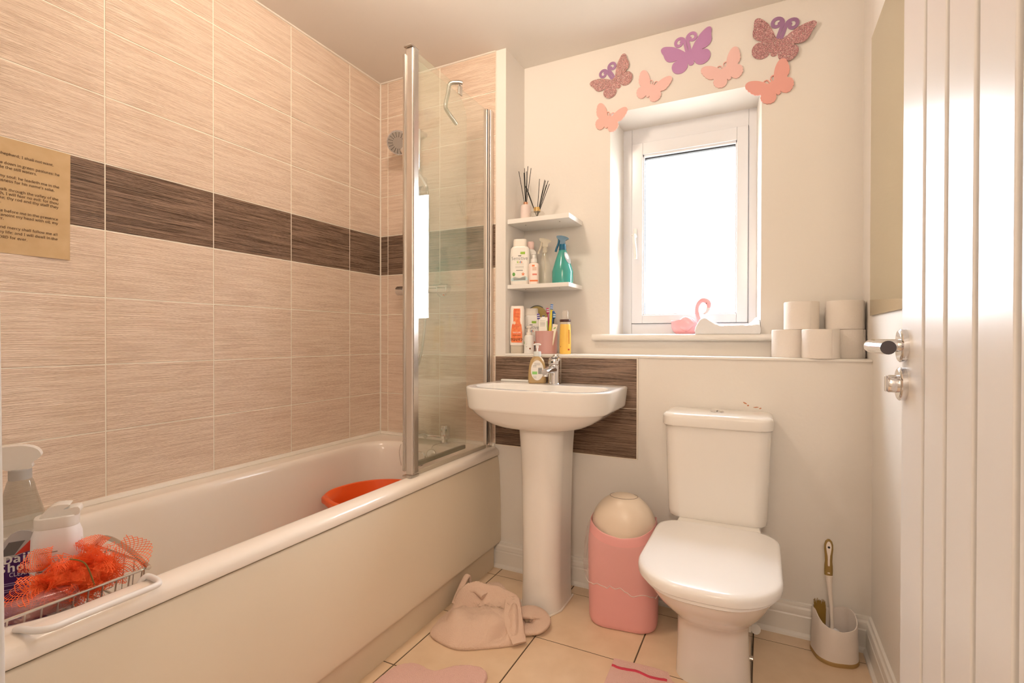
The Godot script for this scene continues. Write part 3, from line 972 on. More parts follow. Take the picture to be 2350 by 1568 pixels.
	for k in 9:
		var y: float = [0.084, 0.0805, 0.077, 0.072, 0.068, 0.03, 0.026, 0.022, 0.0745][k]
		pr.box(Vector3(-0.012 if k < 3 else -0.018, y, 0.0226), Vector3(0.012 if k < 3 else -0.003, y + 0.0011, 0.0229))
	part(lab, "small_print", pr, mat("grey print", rgb(150, 146, 140), 0.8))
	var st := thing("white_stick", "flat white stick lying on the back of the basin behind the soap", "stick", Vector3(0.80, 0.8422, 0.036), "", 0.02)
	part(st, "stick_body", mb().box(Vector3(-0.078, 0.0, -0.009), Vector3(0.078, 0.009, 0.009), 0.004), M["white plastic"])

# ------------------------------------------------------------------ toilet
func toilet() -> void:
	var o := thing("toilet", "white close-coupled toilet with its lid closed", "toilet", Vector3(1.625, 0.0, 0.3))
	ORG = o.position
	var po: Material = M["porcelain"]
	var N := 96
	var cx := 1.626
	var R := []
	for q in [  # half width, back, front, height, front radius, bow
		[0.106, 0.10, 0.425, 0.0, 0.05, 0.012], [0.105, 0.10, 0.425, 0.02, 0.05, 0.012], [0.101, 0.10, 0.43, 0.10, 0.05, 0.014], [0.099, 0.10, 0.438, 0.165, 0.05, 0.016], [0.101, 0.10, 0.452, 0.195, 0.055, 0.02], [0.114, 0.095, 0.49, 0.225, 0.075, 0.024], [0.133, 0.09, 0.545, 0.262, 0.1, 0.026], [0.149, 0.085, 0.60, 0.302, 0.12, 0.028], [0.160, 0.08, 0.638, 0.338, 0.13, 0.03], [0.165, 0.08, 0.652, 0.362, 0.13, 0.03], [0.163, 0.08, 0.65, 0.367, 0.13, 0.03]]:
		R.append(even(plan(cx - q[0], cx + q[0], q[1], q[2], q[3], 0.06, q[4], q[5]), N))
	var b := mb().loft(R)
	R = []
	for q in [[0.11, 0.02, 0.22, 0.30], [0.125, 0.015, 0.225, 0.36], [0.13, 0.015, 0.222, 0.402], [0.125, 0.017, 0.218, 0.408]]:
		R.append(MB.rr(cx - q[0], cx + q[0], q[1], q[2], q[3], 0.03, 0.03, 6))
	b.loft(R)
	part(o, "pan", b, po, 50.0)
	# cistern and its lid
	R = []
	for q in [[1.466, 1.768, 0.015, 0.176, 0.404], [1.460, 1.774, 0.012, 0.182, 0.412], [1.458, 1.776, 0.012, 0.184, 0.43], [1.447, 1.786, 0.012, 0.188, 0.725], [1.447, 1.786, 0.012, 0.188, 0.73]]:
		R.append(MB.rr(q[0], q[1], q[2], q[3], q[4], 0.02, 0.045, 8))
	part(o, "cistern", mb().loft(R), po, 50.0)
	R = []
	for q in [[0.003, 0.727], [0.0, 0.731], [0.0, 0.757], [0.003, 0.765], [0.009, 0.770], [0.02, 0.772]]:
		R.append(MB.rr(1.440 + q[0], 1.793 - q[0], 0.009 + q[0] * 0.3, 0.197 - q[0], q[1], 0.02, 0.045, 8))
	var lid := part(o, "cistern_lid", mb().loft(R), po, 50.0)
	var bt := part(lid, "flush_button", mb().lathe([[0.0, 0.7715], [0.0225, 0.7715], [0.0225, 0.7745], [0.021, 0.776], [0.0195, 0.7752], [0.0, 0.7765]], 28, Vector3(1.616, 0, 0.1)), M["chrome"])
	part(bt, "button_split", mb().box(Vector3(1.6145, 0.776, 0.082), Vector3(1.6175, 0.7769, 0.118)), M["dark metal"])
	# seat and lid
	R = []
	for q in [[0.172, 0.225, 0.664, 0.368], [0.176, 0.222, 0.668, 0.371], [0.176, 0.222, 0.668, 0.379], [0.172, 0.225, 0.664, 0.381]]:
		R.append(even(plan(cx - q[0], cx + q[0], q[1], q[2], q[3], 0.06, 0.13, 0.03), N))
	part(o, "seat", mb().loft(R), M["seat plastic"], 50.0)
	R = []
	for q in [[0.179, 0.218, 0.672, 0.382], [0.1825, 0.215, 0.676, 0.385], [0.1835, 0.214, 0.677, 0.396], [0.1825, 0.215, 0.676, 0.405], [0.178, 0.219, 0.671, 0.4105], [0.170, 0.227, 0.662, 0.413], [0.13, 0.265, 0.62, 0.4165], [0.06, 0.34, 0.54, 0.418]]:
		R.append(even(plan(cx - q[0], cx + q[0], q[1], q[2], q[3], 0.075, minf(0.125, q[0] * 0.9), 0.032 * minf(1.0, q[0] / 0.17)), N))
	part(o, "lid", mb().loft(R), M["seat plastic"], 50.0)
	for s in [-1, 1]:
		part(o, "hinge", mb().tube([Vector3(cx + s * 0.075 - 0.02, 0.394, 0.208), Vector3(cx + s * 0.075 + 0.02, 0.394, 0.208)], 0.011, 14), M["chrome"])
	# inlet pipe beside the pan and the fixing cap at its foot
	part(o, "waste_pipe", mb().tube(smooth_path([Vector3(1.70, 0.0, 0.05), Vector3(1.728, 0.03, 0.085), Vector3(1.742, 0.045, 0.12)]), 0.016, 12), M["white plastic"])
	part(o, "fixing_cap", mb().tube([Vector3(1.724, 0.028, 0.27), Vector3(1.736, 0.028, 0.27)], 0.009, 12), M["dull chrome"])

# ------------------------------------------------------------------ shelves and what stands on them
func rr_body(rows: Array, n := 6) -> MB:
	var R := []
	for q in rows:
		R.append(MB.rr(-q[0], q[0], -q[1], q[1], q[2], q[3], q[3], n))
	return mb().loft(R)

func clear(key: String, c: Color, rough := 0.06) -> StandardMaterial3D:
	var m := mat(key, c, rough)
	m.transparency = BaseMaterial3D.TRANSPARENCY_ALPHA
	return m

func lines(ys: Array, x0: float, x1: float, z: float, h: float) -> MB:
	var b := mb()
	for y in ys:
		b.box(Vector3(x0, y, z), Vector3(x1, y + h, z + 0.0003))
	return b

func shelves() -> void:
	var board := mat("shelf board", rgb(240, 237, 232), 0.35)
	for k in 2:
		var y: float = [1.568, 1.272][k]
		var th: float = [0.021, 0.018][k]
		var s := thing("wall_shelf" if k == 0 else "wall_shelf_001", ["white wall shelf holding the two reed diffusers", "white wall shelf holding the spray bottles and shampoo"][k], "shelf", Vector3(0.87, y - th, ZW), "corner shelves")
		ORG = s.position
		part(s, "board", mb().box(Vector3(XRET + 0.0005, y - th, ZW + 0.0005), Vector3(1.018, y, -0.016), 0.0012), board)
		for x in [0.79, 0.955]:
			part(s, "screw_cap", mb().tube([Vector3(x, y - th - 0.0006, -0.07), Vector3(x, y - th + 0.001, -0.07)], 0.003, 10), M["dark metal"])
	ORG = Vector3.ZERO
	diffusers()
	shelf_bottles()
	ledge_bottles()
	toilet_rolls()
	sill_things()

func reeds(o: Node3D, mouth: float, tips: Array) -> void:
	for t in tips:
		var foot := Vector3(-t.x * 0.06, mouth - 0.05, -t.z * 0.06)
		part(o, "reed", mb().tube([foot, t], 0.0015, 7), M["black"])

func diffusers() -> void:
	var a := thing("reed_diffuser", "white ceramic reed diffuser with copper neck on the upper shelf", "diffuser", Vector3(0.767, 1.568, -0.118), "reed diffusers")
	part(a, "bottle", mb().lathe([[0.0, 0.0], [0.021, 0.0], [0.0235, 0.003], [0.0235, 0.074], [0.022, 0.081], [0.016, 0.085], [0.0, 0.085]], 28), mat("matt ceramic", rgb(236, 218, 210), 0.55))
	part(a, "neck", mb().lathe([[0.0, 0.084], [0.0105, 0.084], [0.0105, 0.097], [0.0, 0.097]], 20), M["copper"])
	reeds(a, 0.1, [Vector3(-0.034, 0.245, 0.004), Vector3(-0.008, 0.258, -0.004), Vector3(0.012, 0.262, 0.003), Vector3(0.027, 0.252, 0.0), Vector3(-0.012, 0.24, -0.012), Vector3(-0.004, 0.232, 0.012), Vector3(0.009, 0.236, 0.012)])
	var b := thing("reed_diffuser_001", "low clear glass reed diffuser with gold neck on the upper shelf", "diffuser", Vector3(0.838, 1.568, -0.088), "reed diffusers")
	part(b, "bottle", mb().lathe([[0.0, 0.0], [0.032, 0.0], [0.035, 0.003], [0.035, 0.03], [0.031, 0.036], [0.016, 0.038], [0.0, 0.038]], 32), clear("diffuser glass", Color(0.92, 0.88, 0.78, 0.14)))
	part(b, "neck", mb().lathe([[0.0, 0.038], [0.0155, 0.038], [0.0155, 0.057], [0.0, 0.057]], 24), M["gold"])
	part(b, "liquid", mb().lathe([[0.0, 0.003], [0.0315, 0.003], [0.0315, 0.012], [0.0, 0.012]], 28), clear("diffuser oil", Color(0.35, 0.28, 0.2, 0.5)))
	reeds(b, 0.055, [Vector3(-0.06, 0.165, 0.0), Vector3(-0.05, 0.158, 0.008), Vector3(0.012, 0.186, 0.0), Vector3(0.036, 0.18, -0.004), Vector3(0.044, 0.172, 0.006), Vector3(0.054, 0.172, 0.0), Vector3(0.062, 0.156, 0.004), Vector3(0.05, 0.15, 0.012)])

func shampoo(called: String, label: String, at: Vector3, turn: float, printed := true) -> Node3D:
	var o := thing(called, label, "bottle", at, "white shampoo bottles", turn)
	var white := mat("shampoo plastic", rgb(244, 240, 232), 0.3)
	part(o, "body", rr_body([[0.038, 0.018, 0.0, 0.014], [0.042, 0.021, 0.003, 0.016], [0.044, 0.0225, 0.02, 0.017], [0.0455, 0.0225, 0.09, 0.017], [0.045, 0.0225, 0.14, 0.017], [0.042, 0.0215, 0.165, 0.017], [0.036, 0.02, 0.172, 0.017], [0.034, 0.019, 0.174, 0.017]]), white, 50.0)
	part(o, "cap", rr_body([[0.031, 0.0175, 0.1745, 0.015], [0.0315, 0.018, 0.176, 0.015], [0.0305, 0.0175, 0.203, 0.015], [0.0285, 0.0155, 0.207, 0.014]]), mat("cap plastic", rgb(240, 232, 220), 0.3), 50.0)
	if printed:
		var z := 0.0226
		var B := Basis.IDENTITY
		text(o, "brand_print", "Sensitive", 0.0185, Vector3(0.0, 0.118, z), B, mat("grey print dark", rgb(128, 128, 132), 0.7), HORIZONTAL_ALIGNMENT_CENTER)
		var kid := ["k", "i", "d", "s"]
		for k in 4:
			text(o, "coloured_letter", kid[k], 0.0145, Vector3(-0.0085 + k * 0.006, 0.102, z), B, [mat("print lime", rgb(150, 190, 70), 0.7), mat("print yellow", rgb(236, 196, 60), 0.7), mat("print blue", rgb(110, 150, 190), 0.7), mat("print orange", rgb(232, 130, 80), 0.7)][k], HORIZONTAL_ALIGNMENT_CENTER, true)
		part(o, "green_tag", mb().box(Vector3(0.004, 0.137, z - 0.0004), Vector3(0.025, 0.148, z + 0.0002)), mat("print lime", Color.WHITE))
		part(o, "black_tag", mb().box(Vector3(-0.006, 0.1285, z - 0.0004), Vector3(0.008, 0.1315, z + 0.0002)), M["ink"])
		part(o, "small_print", lines([0.092, 0.083, 0.079, 0.075], -0.019, 0.019, z - 0.0001, 0.0014), mat("faint print", rgb(196, 192, 184), 0.8))
		part(o, "grey_bar", mb().box(Vector3(-0.015, 0.063, z - 0.0004), Vector3(0.015, 0.0665, z + 0.0002)), mat("grey print", rgb(150, 146, 140), 0.8))
		var leaf := PackedVector2Array()
		for k in 20:
			leaf.append(Vector2(-0.026 + cos(TAU * k / 20) * 0.0065, 0.047 + sin(TAU * k / 20) * 0.0085))
		part(o, "leaf_emblem", mb().extrude(leaf, z - 0.0012, z), mat("print leaf", rgb(110, 170, 90), 0.7))
		var wave := smooth_poly([Vector2(-0.036, 0.028), Vector2(-0.02, 0.036), Vector2(0.0, 0.03), Vector2(0.02, 0.038), Vector2(0.034, 0.034), Vector2(0.034, 0.02), Vector2(0.0, 0.018), Vector2(-0.036, 0.018)], 4)
		part(o, "water_print", mb().extrude(wave, z - 0.0012, z - 0.0001), mat("print pale blue", rgb(196, 222, 226), 0.7))
		text(o, "flower_print", "*", 0.03, Vector3(0.016, 0.042, z), B, mat("print orange", Color.WHITE), HORIZONTAL_ALIGNMENT_CENTER, true)
	return o

func shelf_bottles() -> void:
	var y := 1.272
	shampoo("shampoo_bottle", "white shampoo bottle reading Sensitive kids on the lower shelf", Vector3(0.772, y, -0.05), 0.30)
	var o2 := thing("shampoo_bottle_001", "plain white bottle with pale pink cap tucked behind the Sensitive bottle", "bottle", Vector3(0.793, y, -0.118), "white shampoo bottles", 0.3)
	part(o2, "body", rr_body([[0.026, 0.018, 0.0, 0.014], [0.0285, 0.02, 0.003, 0.016], [0.029, 0.02, 0.12, 0.016], [0.0265, 0.019, 0.158, 0.016], [0.017, 0.016, 0.17, 0.015]]), mat("shampoo plastic", Color.WHITE), 50.0)
	part(o2, "cap", mb().lathe([[0.0, 0.1705], [0.0165, 0.1705], [0.0165, 0.203], [0.015, 0.206], [0.0, 0.206]], 24), mat("pink cap", rgb(240, 206, 196), 0.35))
	# small pump bottle
	var p := thing("lotion_bottle", "small pale pink pump bottle with orange print on the lower shelf", "bottle", Vector3(0.842, y, -0.046), "", 0.35)
	part(p, "body", rr_body([[0.021, 0.013, 0.0, 0.01], [0.023, 0.015, 0.003, 0.012], [0.0235, 0.015, 0.085, 0.012], [0.021, 0.0145, 0.092, 0.012], [0.0135, 0.012, 0.096, 0.0115]]), mat("pale pink plastic", rgb(246, 226, 216), 0.3), 50.0)
	part(p, "collar", mb().lathe([[0.0, 0.0965], [0.014, 0.0965], [0.0145, 0.099], [0.013, 0.113], [0.007, 0.117], [0.0, 0.117]], 20), M["white plastic"])
	part(p, "pump_head", mb().lathe([[0.0, 0.117], [0.0075, 0.117], [0.0075, 0.132], [0.011, 0.135], [0.0105, 0.139], [0.004, 0.1425], [0.0, 0.143]], 18), M["white plastic"])
	part(p, "print_block", lines([0.069, 0.073, 0.061, 0.065], -0.006, 0.012, 0.0149, 0.002), mat("print tan", rgb(206, 164, 130), 0.7))
	part(p, "red_print", lines([0.04, 0.044], -0.006, 0.014, 0.0149, 0.003), mat("print red", rgb(222, 110, 90), 0.7))
	part(p, "band", mb().box(Vector3(-0.018, 0.012, 0.0147), Vector3(0.018, 0.019, 0.0152)), mat("print orange", Color.WHITE))
	part(p, "logo", mb().box(Vector3(-0.008, 0.078, 0.0147), Vector3(0.004, 0.086, 0.0152)), mat("print orange", Color.WHITE))
	# clear trigger spray, nearly empty
	spray("spray_bottle", "clear empty spray bottle between the pump bottle and the teal spray", Vector3(0.876, y, -0.092), 0.032, 0.148, clear("clear plastic", Color(0.90, 0.86, 0.72, 0.13)), clear("clear trigger", Color(0.93, 0.89, 0.80, 0.4)), 0.5, false)
	spray("spray_bottle_001", "teal spray bottle with dark blue trigger at the end of the lower shelf", Vector3(0.966, y, -0.078), 0.0465, 0.150, clear("teal plastic", Color(0.20, 0.68, 0.64, 0.72), 0.1), mat("blue trigger", rgb(12, 92, 124), 0.25), 0.35, true)

func spray(called: String, label: String, at: Vector3, r: float, h: float, body: Material, head: Material, turn: float, tag: bool) -> void:
	var o := thing(called, label, "spray bottle", at, "trigger spray bottles on the shelf", turn)
	part(o, "bottle", mb().lathe([[0.0, 0.0], [r * 0.93, 0.0], [r, 0.004], [r, h * 0.36], [r * 0.93, h * 0.44], [r * 0.72, h * 0.66], [r * 0.5, h * 0.87], [r * 0.36, h * 0.97], [r * 0.32, h], [0.0, h]], 36), body, 50.0)
	var c := mb()
	c.lathe([[0.0, h - 0.002], [r * 0.36, h - 0.002], [r * 0.36, h + 0.004], [r * 0.33, h + 0.006], [r * 0.33, h + 0.02], [r * 0.29, h + 0.025], [0.0, h + 0.025]], 24)
	part(o, "collar", c, head)
	var poly := smooth_poly([Vector2(-0.012, h + 0.024), Vector2(0.011, h + 0.024), Vector2(0.0125, h + 0.040), Vector2(0.027, h + 0.048), Vector2(0.014, h + 0.057), Vector2(-0.005, h + 0.062), Vector2(-0.024, h + 0.062), Vector2(-0.027, h + 0.057), Vector2(-0.021, h + 0.048), Vector2(-0.012, h + 0.04)], 4)
	part(o, "head", mb().extrude(poly, -0.008, 0.008), head, 50.0)
	part(o, "trigger", mb().tube(smooth_path([Vector3(-0.016, h + 0.05, 0), Vector3(-0.018, h + 0.03, 0), Vector3(-0.026, h + 0.008, 0), Vector3(-0.031, h - 0.008, 0)]), 0.0048, 10), head)
	if tag:
		var tp := PackedVector2Array()
		for k in 28:
			tp.append(Vector2(cos(TAU * k / 28) * 0.013, sin(TAU * k / 28) * 0.028))
		var tg := mb().extrude(tp, 0.0, 0.0012)
		tg.xf(Transform3D(Basis(Vector3.UP, 0.75) * Basis(Vector3.FORWARD, -0.25) * Basis(Vector3.RIGHT, -0.3), Vector3(0.021, h * 0.74, 0.021)))
		var tl := part(o, "hang_tag", tg, mat("grey card", rgb(176, 184, 184), 0.6))
		var ti := PackedVector2Array()
		for k in 28:
			ti.append(Vector2(cos(TAU * k / 28) * 0.0085, 0.007 + sin(TAU * k / 28) * 0.0145))
		part(tl, "tag_print", mb().extrude(ti, 0.0012, 0.0015).xf(Transform3D(Basis(Vector3.UP, 0.75) * Basis(Vector3.FORWARD, -0.25) * Basis(Vector3.RIGHT, -0.3), Vector3(0.021, h * 0.74, 0.021))), mat("white print", rgb(246, 244, 240), 0.6))
	else:
		part(o, "dip_tube", mb().tube([Vector3(0, 0.004, 0), Vector3(0, h, 0)], 0.002, 8), head)

func ledge_bottles() -> void:
	var y := YL
	# hair tube standing on its cap, so that its print is upside down
	var o := thing("hair_product_tube", "white tube with an orange label standing upside down on its cap", "tube", Vector3(0.757, y, -0.052), "", 0.28)
	part(o, "body", rr_body([[0.030, 0.017, 0.035, 0.015], [0.033, 0.0185, 0.04, 0.016], [0.034, 0.019, 0.1, 0.016], [0.0335, 0.016, 0.16, 0.014], [0.0325, 0.012, 0.2, 0.011], [0.030, 0.009, 0.212, 0.0085], [0.027, 0.006, 0.2155, 0.006]]), mat("tube plastic", rgb(244, 234, 224), 0.35), 50.0)
	part(o, "cap", rr_body([[0.029, 0.0165, 0.0, 0.014], [0.0305, 0.0175, 0.003, 0.015], [0.0305, 0.0175, 0.034, 0.015]]), clear("cap clear", Color(0.93, 0.88, 0.80, 0.7)), 50.0)
	var lm := mat("orange label", rgb(236, 112, 62), 0.4)
	mottle(lm, rgb(228, 92, 52), rgb(246, 158, 84), 9.0, 31)
	# the label follows the tapering face of the tube
	var front := func(yy: float) -> float:
		return 0.0193 - 0.003 * smoothstep(0.1, 0.16, yy) - 0.004 * clampf((yy - 0.16) / 0.04, 0, 1) - 0.001 * clampf((yy - 0.2) / 0.005, 0, 1)
	var L := mb()
	var rows := []
	for k in 20:
		var yy := lerpf(0.049, 0.203, k / 19.0)
		var hwid := lerpf(0.0255, 0.0178, smoothstep(0.085, 0.172, yy)) * (0.94 if k == 0 or k == 19 else 1.0)
		var zz: float = front.call(yy)
		rows.append(PackedVector3Array([Vector3(-hwid, yy, zz - 0.003), Vector3(hwid, yy, zz - 0.003), Vector3(hwid, yy, zz - 0.0006), Vector3(hwid * 0.7, yy, zz + 0.0003), Vector3(-hwid * 0.7, yy, zz + 0.0003), Vector3(-hwid, yy, zz - 0.0006)]))
	L.loft(rows)
	var lab := part(o, "label", L, lm, 30.0)
	var flip := Basis(Vector3.BACK, PI)
	var br := mat("print brown", rgb(120, 66, 34), 0.7)
	text(lab, "brand_print", "cantu", 0.0205, Vector3(0.0, 0.062, 0.0199), flip, br, HORIZONTAL_ALIGNMENT_CENTER, true)
	text(lab, "fine_print", "shea butter", 0.0075, Vector3(0.0, 0.081, 0.0199), flip, br, HORIZONTAL_ALIGNMENT_CENTER)
	var wp := mat("white print", Color.WHITE)
	text(lab, "title_print", "NATURAL", 0.0088, Vector3(0.0, 0.0945, 0.0199), flip, wp, HORIZONTAL_ALIGNMENT_CENTER)
	text(lab, "title_print", "HAIR", 0.0088, Vector3(0.0, 0.1045, 0.0193), flip, wp, HORIZONTAL_ALIGNMENT_CENTER)
	var sp := mb()
	for q in [0.118, 0.122, 0.165, 0.169, 0.175, 0.179, 0.192, 0.196]:
		var zz: float = front.call(q)
		sp.box(Vector3(-0.011, q, zz - 0.001), Vector3(0.011, q + 0.0012, zz + 0.0006))
	part(lab, "small_print", sp, mat("dark orange print", rgb(196, 76, 40), 0.7))
	var dot := PackedVector2Array()
	for k in 20:
		dot.append(Vector2(-0.011 + cos(TAU * k / 20) * 0.0062, 0.138 + sin(TAU * k / 20) * 0.0075))
	part(lab, "white_emblem", mb().extrude(dot, 0.016, (front.call(0.132) as float) + 0.0006), mat("pale print", rgb(246, 214, 190), 0.7))
	shampoo("shampoo_bottle_002", "white shampoo bottle reading Sensitive behind the small white pump on the ledge", Vector3(0.796, y, -0.122), 0.3)
	var p := thing("pump_bottle", "small plain white pump bottle in front of the shampoo on the ledge", "bottle", Vector3(0.823, y, -0.036), "", 0.3)
	part(p, "body", mb().lathe([[0.0, 0.0], [0.0205, 0.0], [0.0225, 0.003], [0.0225, 0.07], [0.0205, 0.079], [0.012, 0.083], [0.0, 0.083]], 28), M["white plastic"], 50.0)
	part(p, "pump_head", mb().lathe([[0.0, 0.083], [0.0115, 0.083], [0.0115, 0.094], [0.0065, 0.097], [0.0065, 0.112], [0.0115, 0.115], [0.0115, 0.122], [0.0, 0.124]], 20), mat("cap plastic", Color.WHITE))
	var tp := mb()
	tp.box(Vector3(-0.012, 0.03, 0.0185), Vector3(-0.001, 0.032, 0.0218))
	tp.box(Vector3(-0.012, 0.042, 0.0185), Vector3(0.0, 0.0435, 0.0218))
	part(p, "print", tp, mat("faint print", Color.WHITE))
	part(p, "square_print", mb().box(Vector3(0.004, 0.019, 0.019), Vector3(0.0105, 0.026, 0.0222)), mat("print brown", Color.WHITE))
	part(p, "green_print", mb().box(Vector3(-0.0205, 0.042, 0.0085), Vector3(-0.0185, 0.054, 0.0125)), mat("print leaf", Color.WHITE))
	# yellow pouch with a dark rim behind
	var yp := thing("yellow_dish", "yellow translucent dish with a dark rim leaning behind the shampoo", "dish", Vector3(0.80, y + 0.0, -0.17), "", 0.2)
	var yb := mb()
	var dish := PackedVector2Array()
	for k in 33:
		var a := PI * k / 32
		dish.append(Vector2(cos(a) * 0.058, 0.15 + sin(a) * 0.072))
	dish.append(Vector2(-0.058, 0.0)); dish.append(Vector2(0.058, 0.0))
	part(yp, "bowl", yb.extrude(dish, -0.002, 0.002).xf(Transform3D(Basis(Vector3.RIGHT, -0.06), Vector3.ZERO)), clear("yellow acrylic", Color(0.86, 0.76, 0.46, 0.75)), 30.0)
	part(yp, "rim", mb().tube(arc(Vector3(0, 0.15, -0.009), Vector3.RIGHT * 0.058, Vector3.UP * 0.073, 1.0, 60, 150, 16), 0.0022, 8), mat("grey rim", rgb(120, 122, 118), 0.4))
	cup()
	# yellow bottle with a brown collar and clear dome
	var q := thing("yellow_bottle", "yellow bottle with brown collar and clear cap at the end of the ledge row", "bottle", Vector3(0.984, y, -0.066), "", 0.35)
	part(q, "body", mb().lathe([[0.0, 0.0], [0.0235, 0.0], [0.025, 0.003], [0.0252, 0.04], [0.0238, 0.11], [0.0225, 0.13], [0.0, 0.13]], 32), mat("yellow plastic", rgb(244, 196, 92), 0.25), 50.0)
	part(q, "shoulder", mb().lathe([[0.0, 0.13], [0.0222, 0.13], [0.0222, 0.14], [0.0, 0.14]], 28), clear("cap clear", Color.WHITE))
	part(q, "collar", mb().lathe([[0.0, 0.14], [0.023, 0.14], [0.0245, 0.142], [0.0245, 0.148], [0.023, 0.151], [0.0, 0.151]], 28), mat("brown collar", rgb(72, 34, 24), 0.4))
	part(q, "clear_cap", mb().lathe([[0.0, 0.151], [0.014, 0.151], [0.014, 0.186], [0.011, 0.19], [0.0, 0.19]], 24), clear("clear cap", Color(0.95, 0.9, 0.84, 0.18)))
	var pr := mb()
	for k in 10:
		pr.box(Vector3(0.0135, 0.045 + k * 0.0062, 0.0175), Vector3(0.0185, 0.049 + k * 0.0062, 0.0205))
	part(q, "side_print", pr, mat("print tan orange", rgb(206, 130, 60), 0.7))
	part(q, "red_print", mb().box(Vector3(0.011, 0.016, 0.0185), Vector3(0.0185, 0.023, 0.0222)), mat("print red dark", rgb(190, 70, 40), 0.7))
	part(q, "left_print", mb().box(Vector3(-0.021, 0.03, 0.0105), Vector3(-0.0165, 0.034, 0.0165)), mat("print brown", Color.WHITE))

func brush(called: String, label: String, base: Vector3, tip: Vector3, handle: Material, head: Material, bristle: Material, second: Material, fat := 0.0035) -> void:
	var o := thing(called, label, "toothbrush", base, "toothbrushes in the pink cup")
	var d := (tip - base)
	part(o, "handle", mb().tube(smooth_path([Vector3.ZERO, d * 0.45 + Vector3(0.001, 0, 0.001), d * 0.78], 5), [fat, fat, fat * 1.1, fat * 1.2, fat * 1.2, fat * 1.1, fat, fat * 0.9, fat * 0.75, fat * 0.7, fat * 0.7], 10), handle)
	var up := d.normalized()
	var out := Vector3(0.45, 0, 0.89)
	out = (out - up * out.dot(up)).normalized()
	var side := up.cross(out)
	var hb := Basis(side, up, out)
	var hm := mb()
	hm.loft([MB.rr(-0.0055, 0.0055, -0.002, 0.0022, 0.0, 0.002, 0.002), MB.rr(-0.0065, 0.0065, -0.002, 0.0022, 0.004, 0.002, 0.002), MB.rr(-0.0065, 0.0065, -0.002, 0.0022, 0.022, 0.002, 0.002), MB.rr(-0.004, 0.004, -0.0018, 0.002, 0.0265, 0.0018, 0.0018)])
	part(o, "head", hm.xf(Transform3D(hb, d * 0.76)), head)
	for k in 5:
		var t := mb()
		t.box(Vector3(-0.0056, 0.003 + k * 0.0044, 0.002), Vector3(0.0056, 0.0068 + k * 0.0044, 0.0115), 0.0008)
		part(o, "bristles", t.xf(Transform3D(hb, d * 0.76)), bristle if k % 2 == 0 else second)

